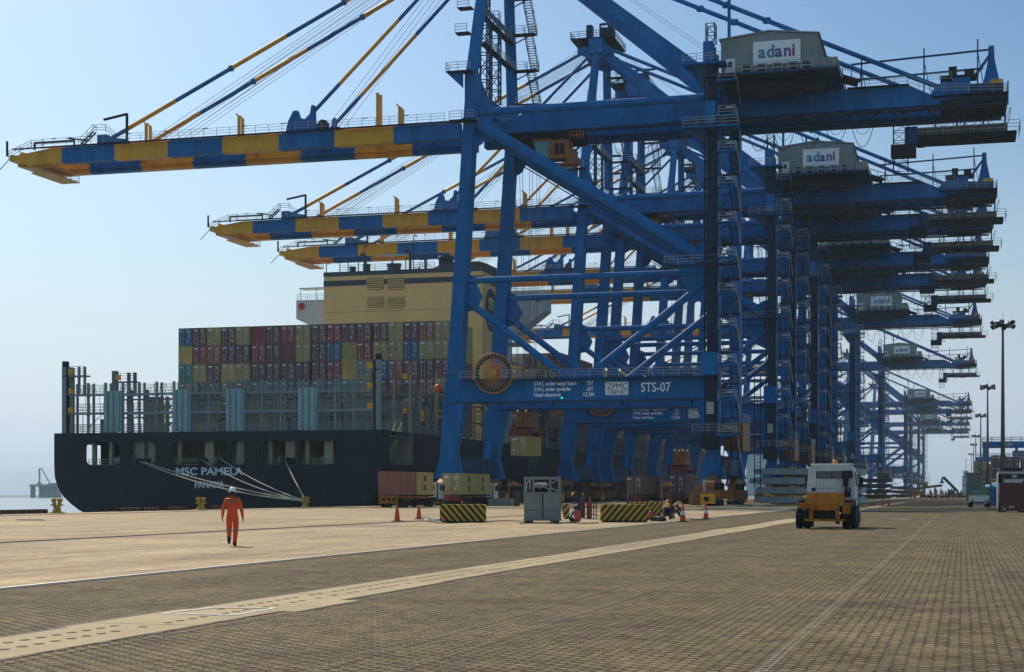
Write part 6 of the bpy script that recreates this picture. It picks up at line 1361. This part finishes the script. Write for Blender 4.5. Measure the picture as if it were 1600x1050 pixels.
BASEJ = dict(pelvis=(0, 0, .95), waist=(0, .0, 1.08), chest=(0, .0, 1.30), neckb=(0, -.01, 1.46), neck=(0, .0, 1.53), head=(0, .02, 1.645),
             shL=(-.19, -.01, 1.42), elL=(-.27, -.03, 1.13), wrL=(-.28, .05, .88), shR=(.19, -.01, 1.42), elR=(.27, -.03, 1.13), wrR=(.28, .05, .88),
             hpL=(-.10, 0, .90), knL=(-.11, .03, .50), anL=(-.11, -.02, .10), toL=(-.12, .15, .05), hpR=(.10, 0, .90), knR=(.11, .03, .50), anR=(.11, -.02, .10), toR=(.12, .15, .05))
RAD = dict(pelvis=(.165, .125), waist=(.150, .115), chest=(.175, .125), neckb=(.10, .085), neck=(.058, .058), head=(.05, .05), sh=(.085, .085), el=(.062, .062), wr=(.042, .042), hp=(.118, .118), kn=(.092, .088), an=(.068, .066), to=(.048, .045))
EDG = [('pelvis', 'waist'), ('waist', 'chest'), ('chest', 'neckb'), ('neckb', 'neck'), ('neck', 'head'), ('chest', 'shL'), ('shL', 'elL'), ('elL', 'wrL'), ('chest', 'shR'), ('shR', 'elR'), ('elR', 'wrR'),
       ('pelvis', 'hpL'), ('hpL', 'knL'), ('knL', 'anL'), ('anL', 'toL'), ('pelvis', 'hpR'), ('hpR', 'knR'), ('knR', 'anR'), ('anR', 'toR')]
def skin_eval(verts, edges, radii, root, sub):
    me = bpy.data.meshes.new('tmp'); me.from_pydata(verts, edges, []); ob = bpy.data.objects.new('tmp', me); scene.collection.objects.link(ob)
    sk = ob.modifiers.new('s', 'SKIN'); sk.use_smooth_shade = True; sv = me.skin_vertices[0].data
    for i, r_ in enumerate(radii): sv[i].radius = r_; sv[i].use_root = (i == root)
    sb = ob.modifiers.new('u', 'SUBSURF'); sb.levels = sb.render_levels = sub
    dg = bpy.context.evaluated_depsgraph_get(); dg.update(); ev = ob.evaluated_get(dg).to_mesh()
    V = [v.co.copy() for v in ev.vertices]; Fc = [tuple(p.vertices) for p in ev.polygons]; ob.evaluated_get(dg).to_mesh_clear(); bpy.data.objects.remove(ob); return V, Fc
def person(X, Y, rz, label, pose=None, top=COV, legs=COV, hat=HELW, cap=False, sc=1.0, vest=None, bands=False, boots=BOOT):
    J = {k: Vector(v) for k, v in BASEJ.items()}
    for k, v in (pose or {}).items(): J[k] = Vector(v)
    names = list(J); V0 = [J[k] for k in names]; E0 = [(names.index(a), names.index(b_)) for a, b_ in EDG]
    rd = [RAD[k] if k in RAD else RAD[k[:2]] for k in names]
    V, Fc = skin_eval(V0, E0, rd, names.index('pelvis'), 2)
    s = MB(); mats = {}
    def near(c):
        best, bk, bt = 9e9, None, 0
        for a, b_ in EDG:
            A, B = J[a], J[b_]; d = B-A; t = max(0, min(1, (c-A).dot(d)/max(d.length_squared, 1e-9))); q = (c-A-d*t).length-(.06 if a in ('waist', 'chest', 'pelvis') and 'sh' not in b_ and 'hp' not in b_ else 0)
            if q < best: best, bk, bt = q, (a, b_), t
        return bk, bt
    k0 = len(s.v); s.v += [tuple(v) for v in V]
    for f in Fc:
        c = sum((V[i] for i in f), Vector())/len(f); (a, b_), t = near(c)
        if b_[:2] == 'to' or (b_[:2] == 'an' and t > .84): m = boots
        elif b_ in ('neck', 'head'): m = SKIN if t > .2 or b_ == 'head' else top
        elif b_[:2] == 'wr' and t > .9: m = SKIN
        elif b_[:2] in ('kn', 'an') or b_[:2] == 'hp': m = legs
        elif vest and b_ in ('waist', 'chest', 'neckb'): m = vest
        else: m = top
        if bands and ((b_[:2] == 'wr' and .0 < t < .16) or (b_[:2] == 'an' and .1 < t < .24)): m = BAND2
        s.f.append([k0+i for i in f]); s.m.append(s.mi(m)); s.sm.append(True)
    # head with face and ears
    H = J['head']; up = (H-J['neck']).normalized(); fw = Vector((0, 1, 0)); fw = (fw-up*fw.dot(up)).normalized(); rt = fw.cross(up)
    def hp_(x, y, z): return H+rt*x+fw*y+up*z
    n1, n2 = 14, 10; HV = []
    for j in range(n2+1):
        ph = math.pi*j/n2
        for i in range(n1):
            th = 2*math.pi*i/n1; x, y, z = math.sin(ph)*math.cos(th), math.sin(ph)*math.sin(th), math.cos(ph)
            w_ = .078*(1 if z > -.1 else 1+.45*(z+.1)); HV.append(hp_(x*w_, y*.098+(.012 if z < -.3 and y > 0 else 0), z*.118))
    s.add(HV, [(j*n1+i, j*n1+(i+1) % n1, (j+1)*n1+(i+1) % n1, (j+1)*n1+i) for j in range(n2) for i in range(n1)], SKIN, True)
    s.add([hp_(0, .092, .02), hp_(-.016, .092, -.03), hp_(.016, .092, -.03), hp_(0, .125, -.024)], [(0, 1, 3), (0, 3, 2), (1, 2, 3)], SKIN)
    for sx in (-1, 1):
        s.lathe([(.0, -.012), (.026, -.01), (.03, .006), (0, .01)], hp_(sx*.082, 0, -.005), SKIN, 'x', 8)
        e = hp_(sx*.032, .088, .012); s.lathe([(0, -.008), (.012, 0), (0, .008)], e, BOOT, 'y', 8)
    m0 = hp_(0, .100, -.062); s.lathe([(0, -.006), (.022, 0), (0, .006)], m0, mat('lip', (.22, .07, .06), .6), 'y', 8)
    # hands: palm with four fingers and a thumb, in the same body mesh
    for sd, sx in (('L', -1), ('R', 1)):
        w0 = J['wr'+sd]; d = (w0-J['el'+sd]).normalized(); side = Vector((sx, 0, 0)); n_ = d.cross(side).normalized(); side = n_.cross(d).normalized()
        HVx = [w0-d*.02, w0+d*.03, w0+d*.075]; E = [(0, 1), (1, 2)]; rr_ = [(.026, .02), (.036, .018), (.036, .016)]
        hv, hf = skin_eval(HVx, E, rr_, 0, 1); s.add(hv, hf, SKIN, True)
        for q, ln in enumerate((.062, .072, .068, .052)):
            o0 = w0+d*.075+n_*(.027-.018*q); c1 = o0+d*ln*.5-side*.006; c2 = c1+d*ln*.38-side*.02; c3 = c2+d*ln*.2-side*.024
            hv, hf = skin_eval([o0, c1, c2, c3], [(0, 1), (1, 2), (2, 3)], [(.0095, .0095), (.009, .009), (.0085, .0085), (.007, .007)], 0, 1); s.add(hv, hf, SKIN, True)
        o0 = w0+d*.03+n_*.03; hv, hf = skin_eval([o0, o0+d*.03+n_*.022, o0+d*.058+n_*.026-side*.01], [(0, 1), (1, 2)], [(.013, .013), (.011, .011), (.008, .008)], 0, 1); s.add(hv, hf, SKIN, True)
    r = s.build('person'); r.location = (X, Y, -.012); r.rotation_euler = (0, 0, rz); r.scale = (sc, sc, sc); tag(r, label, 'person')
    # hair
    h = MB(); HV2 = [H+((v-H)*1.05)-fw*.006 for v in HV]; h.add(HV2, [f for f in [(j*n1+i, j*n1+(i+1) % n1, (j+1)*n1+(i+1) % n1, (j+1)*n1+i) for j in range(n2-3) for i in range(n1)] if sum((HV2[a]-H).dot(fw) for a in f)/4 < .03], HAIRM, True); h.build('hair', r)
    # helmet
    h = MB(); prof = [(1.0, 0), (1.0, .03), (.94, .07), (.75, .115), (.4, .142), (0, .15)] if not cap else [(.92, -.01), (.92, .04), (.8, .075), (.45, .1), (0, .105)]
    HVh = []; n3 = 20
    for rr_, z in prof:
        for i in range(n3): a = 2*math.pi*i/n3; HVh.append(hp_(rr_*.112*math.cos(a), rr_*.132*math.sin(a), .035+z))
    h.add(HVh, [(j*n3+i, j*n3+(i+1) % n3, (j+1)*n3+(i+1) % n3, (j+1)*n3+i) for j in range(len(prof)-1) for i in range(n3)], hat, True)
    br = [hp_(.128*math.cos(2*math.pi*i/n3), .148*math.sin(2*math.pi*i/n3)+(.03 if math.sin(2*math.pi*i/n3) > .5 else 0), .028) for i in range(n3)]
    h.add(br+[hp_(.10*math.cos(2*math.pi*i/n3), .12*math.sin(2*math.pi*i/n3), .045) for i in range(n3)], [(i, (i+1) % n3, n3+(i+1) % n3, n3+i) for i in range(n3)], hat, True)
    if not cap: h.beam(hp_(0, -.11, .12), hp_(0, .11, .12), .025, .05, hat)
    h.build('safety_helmet' if not cap else 'cap', r)
    if bands:
        h = MB()
        N = 24; zc = 1.375
        ring = [(J['chest']+Vector((.235*math.cos(2*math.pi*i/N), .155*math.sin(2*math.pi*i/N), 0))) for i in range(N)]
        back = [p for p in ring if p.y < .02]
        # short band across the shoulder blades with a strip hanging from its middle
        A = [Vector((-.20+.4*i/10, -.137+.03*abs(i-5)/5*1.3, 1.40)) for i in range(11)]
        for p, q in zip(A, A[1:]): h.beam(p, q, .012, .045, BAND2)
        h.beam((0, -.141, 1.38), (0, -.139, 1.26), .05, .012, BAND2); h.build('reflective_strip', r)
    return r
pX, pY = G(363, 853.2)
walk = dict(pelvis=(.0, 0, .95), anL=(-.075, -.27, .22), toL=(-.075, -.22, .085), knL=(-.095, .02, .51), knR=(.10, .06, .50), anR=(.065, .03, .06), toR=(.075, .20, .025), shL=(-.195, 0, 1.42), shR=(.195, 0, 1.42),
            elL=(-.275, -.06, 1.15), wrL=(-.30, -.0, .91), elR=(.285, -.04, 1.14), wrR=(.315, .06, .89), hpL=(-.10, 0, .9), hpR=(.10, 0, .9))
person(pX, pY, math.atan2(-pX*-1, pY)*0+R(20), 'man in orange coverall and white helmet walking away across the concrete', walk, bands=True, sc=1.0)
bend = dict(pelvis=(0, -.05, .93), waist=(0, .02, 1.06), chest=(0, .14, 1.25), neckb=(0, .25, 1.38), neck=(0, .31, 1.43), head=(0, .39, 1.50), shL=(-.18, .2, 1.33), shR=(.18, .2, 1.33), elL=(-.22, .32, 1.08), elR=(.22, .30, 1.08), wrL=(-.16, .5, .93), wrR=(.14, .46, .90))
X, Y = G(905.5, 809.5); person(X, Y, R(80), 'standing worker in navy with yellow helmet bending over beside the gas cylinders', bend, NVY, NVY, HELY)
sit = dict(pelvis=(0, 0, .16), waist=(0, .02, .30), chest=(0, .1, .52), neckb=(0, .16, .66), neck=(0, .19, .71), head=(0, .23, .80), shL=(-.19, .14, .62), shR=(.19, .14, .62), elL=(-.28, .2, .38), elR=(.28, .2, .38), wrL=(-.18, .42, .32), wrR=(.18, .42, .32),
           hpL=(-.11, .05, .16), hpR=(.11, .05, .16), knL=(-.3, .42, .3), knR=(.3, .42, .3), anL=(-.12, .5, .08), anR=(.12, .56, .08), toL=(-.05, .62, .05), toR=(.05, .7, .05))
X, Y = G(902, 817); person(X, Y, R(35), 'worker sitting on the ground in orange vest and blue cap beside the grey cabinet', sit, GRYC, DKG, CAPB, cap=True, vest=VEST)
X, Y = G(983, 799.5); person(X, Y, R(-60), 'worker in navy with dark cap standing behind the largest striped block', dict(elR=(.25, .15, 1.2), wrR=(.2, .42, 1.22)), NVY, NVY, CAPG, cap=True)
cr = dict(pelvis=(0, 0, .34), waist=(0, .08, .46), chest=(0, .22, .64), neckb=(0, .33, .76), neck=(0, .38, .80), head=(0, .45, .87), shL=(-.19, .28, .72), shR=(.19, .28, .72), elL=(-.24, .48, .52), elR=(.24, .48, .52), wrL=(-.16, .66, .38), wrR=(.16, .66, .38),
          hpL=(-.12, .02, .32), hpR=(.12, .02, .32), knL=(-.22, .42, .5), knR=(.22, .42, .5), anL=(-.17, .10, .10), anR=(.17, .10, .10), toL=(-.18, .28, .05), toR=(.18, .28, .05))
X, Y = G(1041.5, 812.5); person(X, Y, R(200), 'crouching worker in navy with yellow helmet, leftmost of the crouching three', cr, NVY, NVY, HELY)
cr2 = dict(cr); cr2.update({k: tuple(Vector(v)+Vector((0, 0, .16))) for k, v in cr.items() if k not in ('anL', 'anR', 'toL', 'toR', 'knL', 'knR')})
X, Y = G(1054.5, 811.2); person(X, Y, R(75), 'crouching worker in dark green with yellow helmet, highest of the crouching three', cr2, DKG, DKG, HELY)
X, Y = G(1069, 812.3); person(X, Y, R(95), 'crouching worker in navy with orange-yellow helmet behind the banded cone', cr, NVY, DKG, mat('helmet_orange', (.8, .27, .01), .4, var=0))
X, Y = G(1017, 812.8); s = MB((X, Y, 0)); s.lathe([(.12, 0), (.14, .04), (.14, .44), (.08, .52), (.03, .55)], (X, Y, 0), RED, n=14); s.beam((X, Y, .55), (X+.12, Y, .6), .04, .04, BLACK); s.path([(X+.1, Y, .58), (X+.2, Y, .4), (X+.18, Y, .15)], .018, BLACK, 6)
tag(s.build('fire_extinguisher', loc=(X, Y, 0)), 'small red fire extinguisher at the right end of the largest striped block', 'extinguisher')
X, Y = G(1033, 814.8); s = MB((X, Y, 0)); s.lathe([(0, 0), (.3, .02), (.32, .14), (.2, .3), (0, .33)], (X, Y, 0), DKG, n=12); s.box(X-.6, X-.25, Y-.1, Y+.2, .02, .28, DKG); tag(s.build('tool_bag', loc=(X, Y, 0)), 'dark tool bag on the ground left of the crouching workers', 'bag')

# ================================================================ haze
hz = bpy.data.materials.new('haze'); hz.use_nodes = True; n = hz.node_tree.nodes; n.remove(n['Principled BSDF'])
pv = n.new('ShaderNodeVolumePrincipled'); pv.inputs['Color'].default_value = (.62, .82, 1.0, 1); pv.inputs['Density'].default_value = .00011; pv.inputs['Anisotropy'].default_value = .2
hz.node_tree.links.new(pv.outputs[0], n['Material Output'].inputs['Volume'])
kind(MB().box(-9500, 2600, -400, 9500, -9.5, 92, hz).build('haze'), 'stuff', 'thin pale sea haze', 'haze')
